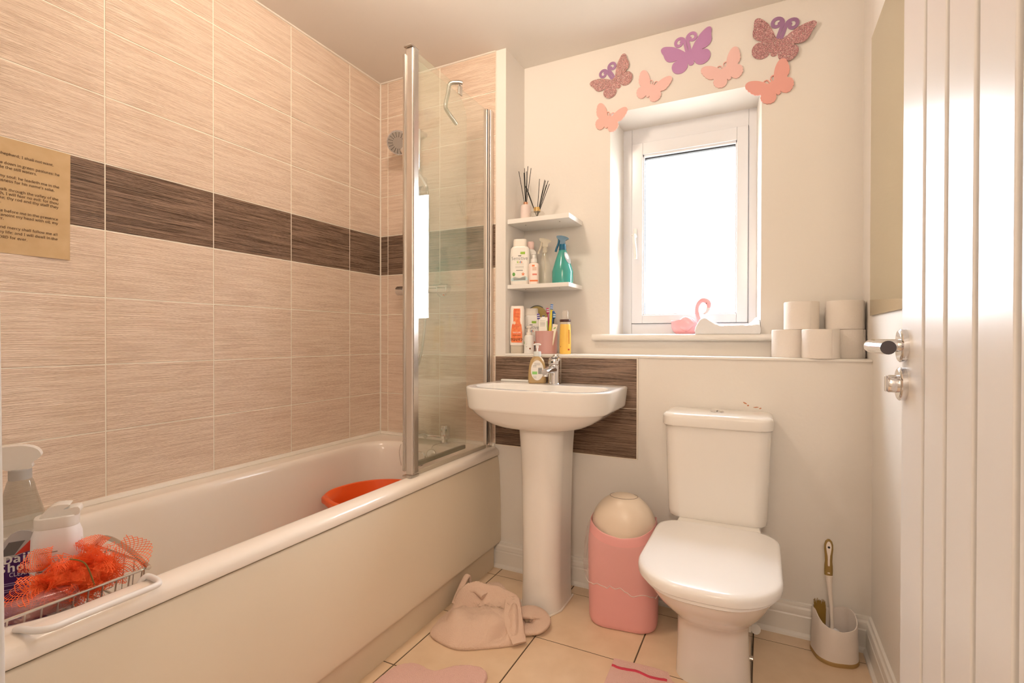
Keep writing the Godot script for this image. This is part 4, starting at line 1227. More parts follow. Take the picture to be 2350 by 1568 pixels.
func cup() -> void:
	var at := Vector3(0.889, YL, -0.078)
	var c := thing("toothbrush_cup", "dusty pink cup holding toothbrushes and toothpaste on the ledge", "cup", at)
	part(c, "cup_body", mb().loft([MB.ell(0, 0, 0.046, 0.046, 0.0, 40), MB.ell(0, 0, 0.0485, 0.0485, 0.003, 40), MB.ell(0, 0, 0.05, 0.05, 0.099, 40), MB.ell(0, 0, 0.049, 0.049, 0.101, 40), MB.ell(0, 0, 0.047, 0.047, 0.1, 40), MB.ell(0, 0, 0.045, 0.045, 0.006, 40)]), mat("dusty pink", rgb(206, 158, 152), 0.4), 50.0)
	var wb := mat("white bristle", rgb(240, 240, 244), 0.7)
	var navy := mat("navy bristle", rgb(40, 52, 84), 0.7)
	var purple := mat("purple plastic", rgb(92, 60, 150), 0.35)
	var y0 := at.y + 0.008
	brush("toothbrush", "purple toothbrush leaning left in the pink cup", Vector3(0.875, y0, -0.062), Vector3(0.861, at.y + 0.198, -0.045), purple, mat("lilac plastic", rgb(170, 150, 200), 0.35), mat("purple bristle", rgb(70, 50, 150), 0.7), wb)
	brush("toothbrush_001", "white and navy striped toothbrush behind the toothpaste", Vector3(0.882, y0, -0.09), Vector3(0.862, at.y + 0.19, -0.105), M["white plastic"], M["white plastic"], navy, wb)
	brush("toothbrush_002", "magenta toothbrush standing in the middle of the pink cup", Vector3(0.91, y0, -0.085), Vector3(0.888, at.y + 0.232, -0.085), mat("magenta plastic", rgb(190, 50, 120), 0.35), mat("magenta plastic", Color.WHITE), mat("rose bristle", rgb(214, 80, 130), 0.7), wb)
	brush("toothbrush_003", "yellow and grey child's toothbrush with blue bristles", Vector3(0.906, y0, -0.062), Vector3(0.925, at.y + 0.252, -0.06), mat("yellow handle", rgb(232, 208, 60), 0.35), mat("grey head", rgb(160, 168, 186), 0.35), mat("blue bristle", rgb(60, 120, 200), 0.7), wb, 0.0062)
	brush("toothbrush_004", "blue toothbrush half hidden behind the yellow one", Vector3(0.899, y0, -0.1), Vector3(0.911, at.y + 0.215, -0.112), mat("blue handle", rgb(50, 100, 170), 0.35), mat("blue handle", Color.WHITE), mat("blue bristle", Color.WHITE), mat("blue bristle", Color.WHITE))
	brush("toothbrush_005", "black toothbrush with blue and white bristles leaning right", Vector3(0.912, y0, -0.075), Vector3(0.933, at.y + 0.203, -0.07), M["black"], M["black"], mat("sky bristle", rgb(90, 160, 214), 0.7), wb)
	var t := thing("toothpaste_tube", "white toothpaste tube standing in the pink cup", "toothpaste", Vector3(0.884, y0, -0.052), "", 0.35)
	part(t, "tube_body", rr_body([[0.012, 0.011, 0.0, 0.011], [0.017, 0.011, 0.03, 0.01], [0.0195, 0.005, 0.1, 0.004], [0.021, 0.0013, 0.15, 0.001], [0.021, 0.0012, 0.154, 0.001]]), mat("tube white", rgb(240, 236, 226), 0.35), 40.0)
	part(t, "print", lines([0.138, 0.13, 0.126, 0.122, 0.118, 0.114], -0.013, 0.009, 0.0042, 0.0016), mat("faint print", Color.WHITE))
	part(t, "green_edge", mb().box(Vector3(0.0165, 0.1, 0.0005), Vector3(0.0195, 0.138, 0.0042)), mat("label green", Color.WHITE))
	var s := thing("toothpaste_tube_001", "little cream toothpaste tube with a green leaf in the pink cup", "toothpaste", Vector3(0.921, y0 + 0.02, -0.055), "", 0.35)
	s.rotation.z = -0.18
	part(s, "tube_body", rr_body([[0.009, 0.008, 0.0, 0.008], [0.010, 0.005, 0.06, 0.004], [0.0115, 0.001, 0.104, 0.0008]]), mat("cream tube", rgb(238, 228, 206), 0.35), 40.0)
	part(s, "leaf_print", mb().tube([Vector3(-0.004, 0.082, 0.003), Vector3(0.004, 0.09, 0.002)], [0.001, 0.0028], 8), mat("print leaf", Color.WHITE))

func toilet_rolls() -> void:
	var paper := mat("tissue", rgb(238, 230, 222), 0.95)
	noise_relief(paper, 14.0, 0.04, 12)
	var n := 0
	var info := [
		[Vector3(1.845, YL, -0.108), 0.057, 0.101, 0.3, "white toilet roll at the left end of the stack below the window sill"],
		[Vector3(1.938, YL, -0.036), 0.0565, 0.101, 0.15, "white toilet roll standing foremost on the ledge in front of the stack"],
		[Vector3(2.022, YL, -0.12), 0.058, 0.101, 0.6, "white toilet roll in the corner under the upper right roll"],
		[Vector3(1.884, YL + 0.1015, -0.112), 0.056, 0.101, 0.1, "upper white toilet roll beside the window reveal"],
		[Vector3(2.018, YL + 0.1015, -0.118), 0.0585, 0.101, 0.9, "upper white toilet roll against the right wall"]]
	for q in info:
		var o := thing("toilet_roll" if n == 0 else "toilet_roll_%03d" % n, q[4], "toilet roll", q[0], "stacked toilet rolls", q[3])
		var r: float = q[1]
		var h: float = q[2]
		part(o, "paper", mb().loft([MB.ell(0, 0, 0.021, 0.021, 0.001, 40), MB.ell(0, 0, r - 0.002, r - 0.002, 0.0, 40), MB.ell(0, 0, r, r, 0.0025, 40), MB.ell(0, 0, r, r * 0.99, h - 0.0025, 40), MB.ell(0, 0, r - 0.002, r - 0.002, h, 40), MB.ell(0, 0, 0.021, 0.021, h - 0.001, 40), MB.ell(0, 0, 0.021, 0.021, 0.001, 40)], false, false), paper, 50.0)
		part(o, "core", mb().loft([MB.ell(0, 0, 0.0208, 0.0208, 0.001, 28), MB.ell(0, 0, 0.0208, 0.0208, h - 0.001, 28), MB.ell(0, 0, 0.0195, 0.0195, h - 0.001, 28), MB.ell(0, 0, 0.0195, 0.0195, 0.001, 28), MB.ell(0, 0, 0.0208, 0.0208, 0.001, 28)], false, false), mat("cardboard", rgb(176, 150, 120), 0.9))
		# loose outer sheet: a thin wrap that ends in an edge
		var fl := []
		for k in 15:
			var a := 0.4 + k * 0.11
			fl.append(PackedVector3Array([Vector3(sin(a) * (r + 0.0004), 0.0005, cos(a) * (r + 0.0004)), Vector3(sin(a) * (r + 0.0015), 0.0005, cos(a) * (r + 0.0015)), Vector3(sin(a) * (r + 0.0015), h - 0.0005, cos(a) * (r + 0.0015)), Vector3(sin(a) * (r + 0.0004), h - 0.0005, cos(a) * (r + 0.0004))]))
		part(o, "loose_sheet", mb().loft(fl), paper, 40.0)
		n += 1

func sill_things() -> void:
	# glossy flamingo dish
	var o := thing("flamingo_dish", "glossy pink ceramic flamingo dish on the window sill", "ornament", Vector3(1.452, 1.05, -0.312))
	ORG = Vector3.ZERO
	var pk := mat("flamingo glaze", rgb(250, 182, 186), 0.06)
	var R := []
	for q in [[0.03, 0.0], [0.04, 0.002], [0.052, 0.014], [0.058, 0.03], [0.06, 0.042]]:
		var ring := PackedVector3Array()
		for i in 40:
			var a := -TAU * i / 40
			var y: float = q[1]
			if q[1] > 0.03:
				y += 0.022 * pow(absf(sin(a)), 2.0) + 0.02 * pow(maxf(0.0, -cos(a)), 4.0)
			ring.append(Vector3(cos(a) * q[0], y, sin(a) * q[0] * 0.72))
		R.append(ring)
	for q in [[0.055, 0.043], [0.046, 0.026], [0.03, 0.012]]:
		var ring := PackedVector3Array()
		for i in 40:
			var a := -TAU * i / 40
			var y: float = q[1]
			if q[1] > 0.03:
				y += 0.022 * pow(absf(sin(a)), 2.0) + 0.02 * pow(maxf(0.0, -cos(a)), 4.0)
			ring.append(Vector3(cos(a) * q[0], y, sin(a) * q[0] * 0.72))
		R.append(ring)
	part(o, "body", mb().loft(R), pk, 60.0)
	for s in [-1, 1]:
		var w := mb()
		var rings := []
		for k in 9:
			var t := float(k) / 8
			var rr := sin(t * PI) * 0.028 + 0.0008
			var ring := PackedVector3Array()
			for i in 16:
				var a := TAU * i / 16
				ring.append(Vector3(lerpf(-0.03, 0.05, t), 0.044 + cos(a) * rr * 1.15, s * 0.034 + sin(a) * rr * 0.45))
			rings.append(ring)
		part(o, "wing", w.loft(rings), pk, 60.0)
	part(o, "neck", mb().tube(smooth_path([Vector3(0.05, 0.02, 0), Vector3(0.062, 0.05, 0), Vector3(0.054, 0.08, 0), Vector3(0.05, 0.108, 0), Vector3(0.056, 0.132, 0), Vector3(0.072, 0.147, 0), Vector3(0.090, 0.143, 0), Vector3(0.099, 0.127, 0), Vector3(0.096, 0.108, 0)], 5), [0.013, 0.0125, 0.012, 0.0118, 0.0115, 0.011, 0.0105, 0.0102, 0.01, 0.01, 0.0098, 0.0096, 0.0095, 0.0094, 0.0093, 0.0092, 0.0092, 0.0092, 0.0092, 0.0094, 0.0096, 0.0098, 0.01, 0.0102, 0.0105, 0.0108, 0.0112, 0.0115, 0.0118, 0.012, 0.0122, 0.0122, 0.012, 0.0115, 0.011, 0.0105, 0.0098, 0.009, 0.008, 0.007, 0.006], 14), pk, 60.0)
	var bk := part(o, "beak", mb().tube(smooth_path([Vector3(0.0975, 0.114, 0), Vector3(0.093, 0.1, 0), Vector3(0.082, 0.091, 0), Vector3(0.076, 0.09, 0)], 5), [0.0085, 0.0082, 0.008, 0.0078, 0.0075, 0.0072, 0.0066, 0.006, 0.0055, 0.005, 0.0045, 0.004, 0.0034, 0.0028, 0.002, 0.001], 12), mat("beak white", rgb(236, 226, 222), 0.1), 60.0)
	part(bk, "beak_tip", mb().tube([Vector3(0.083, 0.0905, 0.0), Vector3(0.0755, 0.0885, 0.0)], [0.0045, 0.001], 10), M["black"])
	part(o, "eye", mb().tube([Vector3(0.091, 0.133, 0.009), Vector3(0.091, 0.133, 0.0118)], 0.0018, 8), M["black"])
	o.rotation.y = -0.1
	# folded white flannel
	var f := thing("folded_flannel", "folded white flannel with curled corners on the window sill", "flannel", Vector3(1.63, 1.05, -0.214))
	var fm := mat("white terry", rgb(240, 240, 242), 1.0)
	noise_relief(fm, 26.0, 0.06, 40)
	var nx := 28
	var nz := 14
	var g := FastNoiseLite.new()
	g.seed = 4
	g.frequency = 14.0
	var top := []
	for k in nz + 1:
		var row := PackedVector3Array()
		for i in nx + 1:
			var u := float(i) / nx
			var w := float(k) / nz
			var x := lerpf(-0.119, 0.118, u) + 0.004 * g.get_noise_2d(w, 5.0)
			var z := lerpf(-0.052, 0.046, w)
			var y := 0.037 + 0.032 * exp(-pow((u - 0.14) / 0.14, 2)) + 0.03 * exp(-pow((u - 0.97) / 0.1, 2)) * exp(-pow((w - 0.25) / 0.5, 2)) + 0.006 * g.get_noise_2d(x * 3.0, z * 3.0)
			y -= 0.02 * exp(-pow(u / 0.05, 2)) + 0.006 * exp(-pow((1.0 - w) / 0.07, 2))
			row.append(Vector3(x, y, z))
		top.append(row)
	var fb := mb()
	for k in nz:
		for i in nx:
			fb.quad(top[k][i], top[k + 1][i], top[k + 1][i + 1], top[k][i + 1])
	var rim := []
	for i in nx + 1:
		rim.append(top[nz][i])
	for k in nz:
		rim.append(top[nz - 1 - k][nx])
	for i in nx:
		rim.append(top[0][nx - 1 - i])
	for k in nz - 1:
		rim.append(top[k + 1][0])
	for k in rim.size():
		var a: Vector3 = rim[k]
		var b: Vector3 = rim[(k + 1) % rim.size()]
		var a1 := Vector3(a.x * 1.02, a.y * 0.5, a.z * 1.03)
		var b1 := Vector3(b.x * 1.02, b.y * 0.5, b.z * 1.03)
		fb.quad(a, a1, b1, b)
		fb.quad(a1, Vector3(a.x, 0.0, a.z), Vector3(b.x, 0.0, b.z), b1)
	part(f, "cloth", fb, fm, 60.0, false)

# ------------------------------------------------------------------ butterflies above the window
func glitter(key: String, base: Color, spark: Color, sd: int) -> StandardMaterial3D:
	var m := mat(key, Color.WHITE, 0.38, 0.35)
	var r := RandomNumberGenerator.new()
	r.seed = sd
	m.albedo_texture = tex(128, 128, func(_x, _y):
		var k := r.randf()
		return base.lerp(spark, clampf((k - 0.80) * 8.0, 0.0, 1.0)) * (0.8 + 0.4 * r.randf()))
	m.normal_enabled = true
	m.normal_texture = tex(128, 128, func(_x, _y):
		return Color(0.5 + (r.randf() - 0.5) * 0.8, 0.5 + (r.randf() - 0.5) * 0.8, 0.85))
	m.uv1_triplanar = true
	m.uv1_world_triplanar = true
	m.uv1_scale = Vector3.ONE * 5.0
	m.texture_filter = BaseMaterial3D.TEXTURE_FILTER_NEAREST
	return m

func mirrored(half: Array) -> Array:
	var out := []
	for p in half:
		out.append(p)
	for i in range(half.size() - 2, 0, -1):
		out.append(Vector2(-half[i].x, half[i].y))
	return out

func ribbon(path: Array, w: float, z0: float, z1: float) -> MB:
	var l := []
	for k in path.size():
		var p: Vector2 = path[k]
		var d: Vector2 = ((path[mini(k + 1, path.size() - 1)] as Vector2) - (path[maxi(k - 1, 0)] as Vector2)).normalized()
		var n := Vector2(-d.y, d.x) * w * 0.5
		l.append(PackedVector3Array([Vector3(p.x + n.x, p.y + n.y, z0), Vector3(p.x - n.x, p.y - n.y, z0), Vector3(p.x - n.x, p.y - n.y, z1), Vector3(p.x + n.x, p.y + n.y, z1)]))
	return mb().loft(l)

func butterflies() -> void:
	ORG = Vector3.ZERO
	var A := mirrored([Vector2(0, 0.14), Vector2(0.10, 0.15), Vector2(0.26, 0.34), Vector2(0.48, 0.56), Vector2(0.72, 0.70), Vector2(0.88, 0.75), Vector2(0.99, 0.70), Vector2(1.0, 0.57), Vector2(0.95, 0.42), Vector2(0.93, 0.24), Vector2(0.84, 0.08), Vector2(0.66, 0.0), Vector2(0.50, -0.01), Vector2(0.66, -0.08), Vector2(0.75, -0.22), Vector2(0.74, -0.40), Vector2(0.63, -0.55), Vector2(0.44, -0.61), Vector2(0.28, -0.57), Vector2(0.17, -0.47), Vector2(0.115, -0.32), Vector2(0.10, -0.42), Vector2(0.0, -0.47)])
	var B := mirrored([Vector2(0, 0.2), Vector2(0.14, 0.19), Vector2(0.26, 0.40), Vector2(0.46, 0.66), Vector2(0.72, 0.85), Vector2(0.92, 0.86), Vector2(1.03, 0.72), Vector2(1.02, 0.50), Vector2(0.95, 0.24), Vector2(0.83, 0.04), Vector2(0.66, -0.08), Vector2(0.76, -0.22), Vector2(0.78, -0.42), Vector2(0.68, -0.62), Vector2(0.50, -0.74), Vector2(0.30, -0.74), Vector2(0.17, -0.62), Vector2(0.10, -0.48), Vector2(0.08, -0.56), Vector2(0.0, -0.59)])
	var gl := glitter("pink glitter", rgb(216, 164, 164), rgb(255, 232, 222), 3)
	var gl2 := glitter("mauve glitter", rgb(204, 150, 154), rgb(255, 226, 218), 9)
	var pu := mat("purple foam", rgb(192, 142, 188), 0.85)
	var an := mat("lilac glitter", rgb(166, 126, 166), 0.4, 0.3)
	var pink := mat("pink foam", rgb(240, 198, 192), 0.9)
	var coral := mat("coral foam", rgb(234, 172, 162), 0.9)
	var coral2 := mat("salmon foam", rgb(240, 188, 178), 0.9)
	var list := [  # x, y, half span, turn in degrees, kind, material, lift, label
		[1.166, 2.176, 0.094, 31.0, "a", gl, 0.10, "pink glitter butterfly with curled lilac antennae left of the arch"],
		[1.480, 2.212, 0.102, 12.5, "a", pu, 0.03, "plain purple butterfly with curled antennae at the top of the arch"],
		[1.806, 2.176, 0.110, -19.0, "a", gl2, 0.16, "mauve glitter butterfly with curled antennae right of the arch"],
		[1.326, 2.108, 0.070, -25.0, "b", pink, 0.02, "pale pink foam butterfly between the glitter and purple butterflies"],
		[1.618, 2.112, 0.074, 25.0, "b", pink, 0.02, "pale pink foam butterfly between the purple and mauve butterflies"],
		[1.790, 2.016, 0.078, 29.0, "b", coral, 0.05, "coral foam butterfly overlapping the right corner of the window opening"],
		[1.140, 2.010, 0.069, -20.0, "b", coral2, 0.03, "salmon foam butterfly overlapping the left corner of the window opening"]]
	var n := 0
	for q in list:
		var o := thing("wall_butterfly" if n == 0 else "wall_butterfly_%03d" % n, q[7], "butterfly", Vector3(q[0], q[1], ZW + 0.001), "wall butterflies")
		o.rotation.z = deg_to_rad(q[3])
		var s: float = q[2]
		var th: float = 0.002 if q[4] == "a" else 0.005
		var pts := smooth_poly(A if q[4] == "a" else B, 3 if q[4] == "a" else 4)
		var poly := PackedVector2Array()
		for k in pts.size():
			var p := pts[k]
			if q[4] == "b" and p.y < 0.62 and absf(p.x) > 0.3:
				p *= 1.0 + 0.018 * sin(k * 2.1)      # nibbled lower edge of the foam
			poly.append(p * s)
		var b := mb().extrude(poly, 0.0, th)
		var lift: float = q[6]
		var bend := func(m: MB) -> MB:
			for k in m.v.size():
				var p := m.v[k]
				p.z += lift * maxf(0.0, absf(p.x) - 0.2 * s) * (1.0 if p.x > 0.0 else 0.45)
				m.v[k] = p
			return m
		part(o, "wings", bend.call(b), q[5], 20.0)
		for sd in [-1, 1]:
			var path := []
			if q[4] == "a":
				path = [Vector2(sd * 0.05, 0.08), Vector2(sd * 0.065, 0.28), Vector2(sd * 0.062, 0.5)]
				for k in 21:
					var a := deg_to_rad(180.0 - k * 20.5)
					var r := lerpf(0.2, 0.075, k / 20.0)
					path.append(Vector2(sd * (0.255 + cos(a) * r), 0.64 + sin(a) * r))
			else:
				path = [Vector2(sd * 0.04, 0.16)]
				for k in 9:
					var a := deg_to_rad(200.0 - k * 22.0)
					path.append(Vector2(sd * (0.18 + cos(a) * 0.12), 0.30 + sin(a) * 0.12))
			var sc := []
			for p in path:
				sc.append(p * s)
			part(o, "antenna", bend.call(ribbon(sc, (0.115 if q[4] == "a" else 0.05) * s, 0.0003, th - 0.0003)), (pu if n == 1 else an) if q[4] == "a" else q[5], 20.0)
		n += 1

# ------------------------------------------------------------------ on the floor
func floor_things() -> void:
	waste_bin()
	toilet_brush()
	towel()
	mats()

func waste_bin() -> void:
	var cx := 1.306
	var cz := 0.183
	var o := thing("waste_bin", "pink plastic bin with a cream domed lid and a clear liner", "bin", Vector3(cx, 0.0, cz))
	ORG = Vector3.ZERO
	o.rotation.y = 0.12
	var pk := mat("pink plastic", rgb(232, 168, 166), 0.38)
	var hw := [0.112, 0.117, 0.121, 0.1225, 0.1235, 0.1235, 0.1225, 0.1215]
	var hd := [0.075, 0.080, 0.0845, 0.089, 0.092, 0.094, 0.0935, 0.092]
	var yy := [0.0, 0.004, 0.02, 0.12, 0.22, 0.28, 0.308, 0.323]
	var R := []
	var N := 72
	for k in yy.size():
		R.append(even(MB.rr(-hw[k], hw[k], -hd[k], hd[k], yy[k], 0.062, 0.062, 8), N))
	# the rim rises to ears at both ends, dipping at front and back for the dome
	for q in [[1.0, 0.0], [0.992, 0.005], [0.975, 0.006], [0.962, 0.001], [0.955, -0.012]]:
		var ring := even(MB.rr(-0.1215 * q[0], 0.1215 * q[0], -0.091 * q[0], 0.091 * q[0], 0.0, 0.06, 0.06, 8), N)
		for i in ring.size():
			var p := ring[i]
			p.y = 0.327 + 0.044 * pow(clampf(absf(p.x) / 0.1215, 0, 1), 2.0) + q[1]
			p.x *= 1.0 - 0.05 * pow(clampf(absf(p.x) / 0.1215, 0, 1), 2.2)
			ring[i] = p
		R.append(ring)
	part(o, "body", mb().loft(R, true, false), pk, 60.0, false)
	R = []
	for k in 15:
		var a := deg_to_rad(-24.0 + k * 114.0 / 14)
		R.append(MB.ell(0, 0, maxf(0.0005, cos(a) * 0.1195), maxf(0.0005, cos(a) * 0.0905), 0.330 + sin(a) * 0.137, 48))
	var cream := mat("cream plastic", rgb(228, 212, 192), 0.3)
	var lid := part(o, "lid", mb().loft(R), cream, 60.0)
	var seam := []
	for i in 48:
		seam.append(Vector3(cos(TAU * i / 48) * 0.050, 0.330 + 0.137 * sqrt(1.0 - pow(0.050 / 0.1195, 2)) + 0.0003, sin(TAU * i / 48) * 0.050 * 0.0905 / 0.1195))
	part(lid, "lid_seam", mb().tube(seam, 0.0007, 6, false, true), mat("seam", rgb(120, 100, 84), 0.6))
	# clear liner folded over the rim and hanging outside
	var film := clear("liner film", Color(0.97, 0.88, 0.86, 0.13), 0.3)
	var g := FastNoiseLite.new()
	g.seed = 8
	g.frequency = 9.0
	var rows := []
	for k in 9:
		var t := k / 8.0
		var ring := PackedVector3Array()
		var base := even(MB.rr(-0.1255, 0.1255, -0.095, 0.095, 0.0, 0.06, 0.06, 8), N)
		for i in N:
			var p := base[i]
			var out := 1.006 + 0.02 * t * (0.5 + g.get_noise_2d(i * 0.055, t * 0.3)) + 0.16 * pow(clampf(-p.x / 0.1255, 0, 1), 3.0) * sin(t * PI * 0.85) * (0.6 + 0.5 * g.get_noise_2d(i * 0.09, t * 0.5 + 4.0))
			p.x *= out
			p.z *= out
			p.y = lerpf(0.302, 0.148 - 0.02 * g.get_noise_2d(i * 0.02, 7.0) - 0.012 * p.x / 0.12, t) + 0.05 * pow(clampf(absf(p.x) / 0.1255, 0, 1), 2.2) * (1.0 - t)
			ring.append(p)
		rows.append(ring)
	part(o, "liner", mb().loft(rows, false, false), film, 60.0, false, "clear plastic bin liner")
	var hem := []
	for p in rows[8]:
		hem.append(p)
	part(o, "liner_hem", mb().tube(hem, 0.0016, 5, false, true), clear("liner fold", Color(0.98, 0.92, 0.90, 0.5), 0.3))

func toilet_brush() -> void:
	var at := Vector3(1.972, 0.0, 0.088)
	var o := thing("toilet_brush_holder", "white open toilet brush holder with olive base in the corner", "brush holder", at, "", 0.28)
	ORG = Vector3.ZERO
	var wp := mat("holder plastic", rgb(234, 224, 216), 0.4)
	var R := []
	var N := 64
	var shape := func(s: float, y: float) -> PackedVector3Array:
		return even(MB.rr(-0.062 * s, 0.062 * s, -0.048 * s, 0.06 * s, y, 0.025 * s, 0.05 * s, 8), N)
	for q in [[1.0, 0.012], [0.985, 0.05], [0.955, 0.10]]:
		R.append(shape.call(q[0], q[1]))
	for q in [[0.94, 0.0], [0.93, 0.003], [0.90, 0.003], [0.885, -0.003], [0.88, -0.05]]:
		var ring: PackedVector3Array = shape.call(q[0], 0.0)
		for i in ring.size():
			var p := ring[i]
			p.y = 0.132 - 0.026 * smoothstep(-0.01, 0.05, p.z) + 0.012 * absf(p.x) / 0.058 + q[1]
			ring[i] = p
		R.append(ring)
	R.append(shape.call(0.88, 0.02))
	part(o, "holder_body", mb().loft(R), wp, 60.0)
	part(o, "base_band", mb().loft([shape.call(1.01, 0.0), shape.call(1.025, 0.002), shape.call(1.025, 0.010), shape.call(1.0, 0.013)]), mat("olive rubber", rgb(170, 136, 84), 0.6), 50.0)
	var olive := mat("olive grip", rgb(146, 118, 62), 0.5)
	var b := thing("toilet_brush", "white toilet brush with an olive grip standing in its holder", "toilet brush", Vector3(at.x - 0.012, 0.022, at.z - 0.008))
	ORG = Vector3.ZERO
	var wt := mat("brush white", rgb(236, 226, 216), 0.35)
	part(b, "shaft", mb().tube(smooth_path([Vector3(0.006, 0.03, 0.004), Vector3(0.003, 0.12, 0.0), Vector3(-0.002, 0.2, -0.003), Vector3(-0.004, 0.235, -0.004)], 6), [0.006, 0.006, 0.006, 0.006, 0.006, 0.006, 0.006, 0.006, 0.006, 0.0062, 0.0065, 0.007, 0.0075, 0.0082, 0.009, 0.0098, 0.0105, 0.0112, 0.0115], 14), wt)
	var gr := mb()
	var rings := []
	for q in [[0.0118, 0.0072, 0.235], [0.0122, 0.008, 0.25], [0.0118, 0.0078, 0.265], [0.0105, 0.0065, 0.28], [0.0112, 0.0065, 0.30], [0.0128, 0.007, 0.32], [0.0125, 0.007, 0.335], [0.0095, 0.006, 0.346], [0.004, 0.004, 0.352]]:
		rings.append(MB.ell(-0.005, -0.004, q[0], q[1], q[2], 24))
	var grip := part(b, "grip", gr.loft(rings), olive, 60.0)
	var ins := smooth_poly([Vector2(-0.008, 0.345), Vector2(-0.0125, 0.332), Vector2(-0.011, 0.315), Vector2(-0.008, 0.295), Vector2(-0.0075, 0.268), Vector2(-0.0025, 0.268), Vector2(-0.002, 0.295), Vector2(0.001, 0.315), Vector2(0.0025, 0.332), Vector2(-0.002, 0.345)], 4)
	part(grip, "white_inlay", mb().extrude(ins, -0.004, 0.0036), wt, 30.0)
	part(grip, "hanging_hole", mb().tube([Vector3(-0.005, 0.328, 0.003), Vector3(-0.005, 0.328, 0.0042)], 0.0036, 14), M["black"])
	part(grip, "grip_band", mb().box(Vector3(-0.0085, 0.242, 0.0), Vector3(-0.0015, 0.246, 0.0042), 0.001), wt)
	# round white head inside the holder and the tuft of olive bristles at its side
	part(b, "brush_head", mb().lathe([[0.0, 0.005], [0.02, 0.006], [0.028, 0.02], [0.028, 0.045], [0.018, 0.062], [0.008, 0.066], [0.0, 0.066]], 24, Vector3(0.006, 0.0, 0.004)), mat("white bristle", Color.WHITE))
	var bs := mb()
	var r := RandomNumberGenerator.new()
	r.seed = 77
	for k in 420:
		var a := r.randf() * TAU
		var rad := sqrt(r.randf()) * 0.014
		var foot := Vector3(-0.024 + cos(a) * rad * 0.7, 0.03 + r.randf() * 0.02, 0.006 + sin(a) * rad)
		var tip := Vector3(-0.03 + cos(a) * rad * 1.25, 0.118 + r.randf() * 0.034, 0.006 + sin(a) * rad * 1.25)
		bs.tube([foot, tip], 0.0006, 3, false)
	var tuft := part(b, "bristles", bs, mat("olive bristle", rgb(150, 118, 52), 0.9), 0.0, false)
	tuft.set_meta("kind", "stuff")

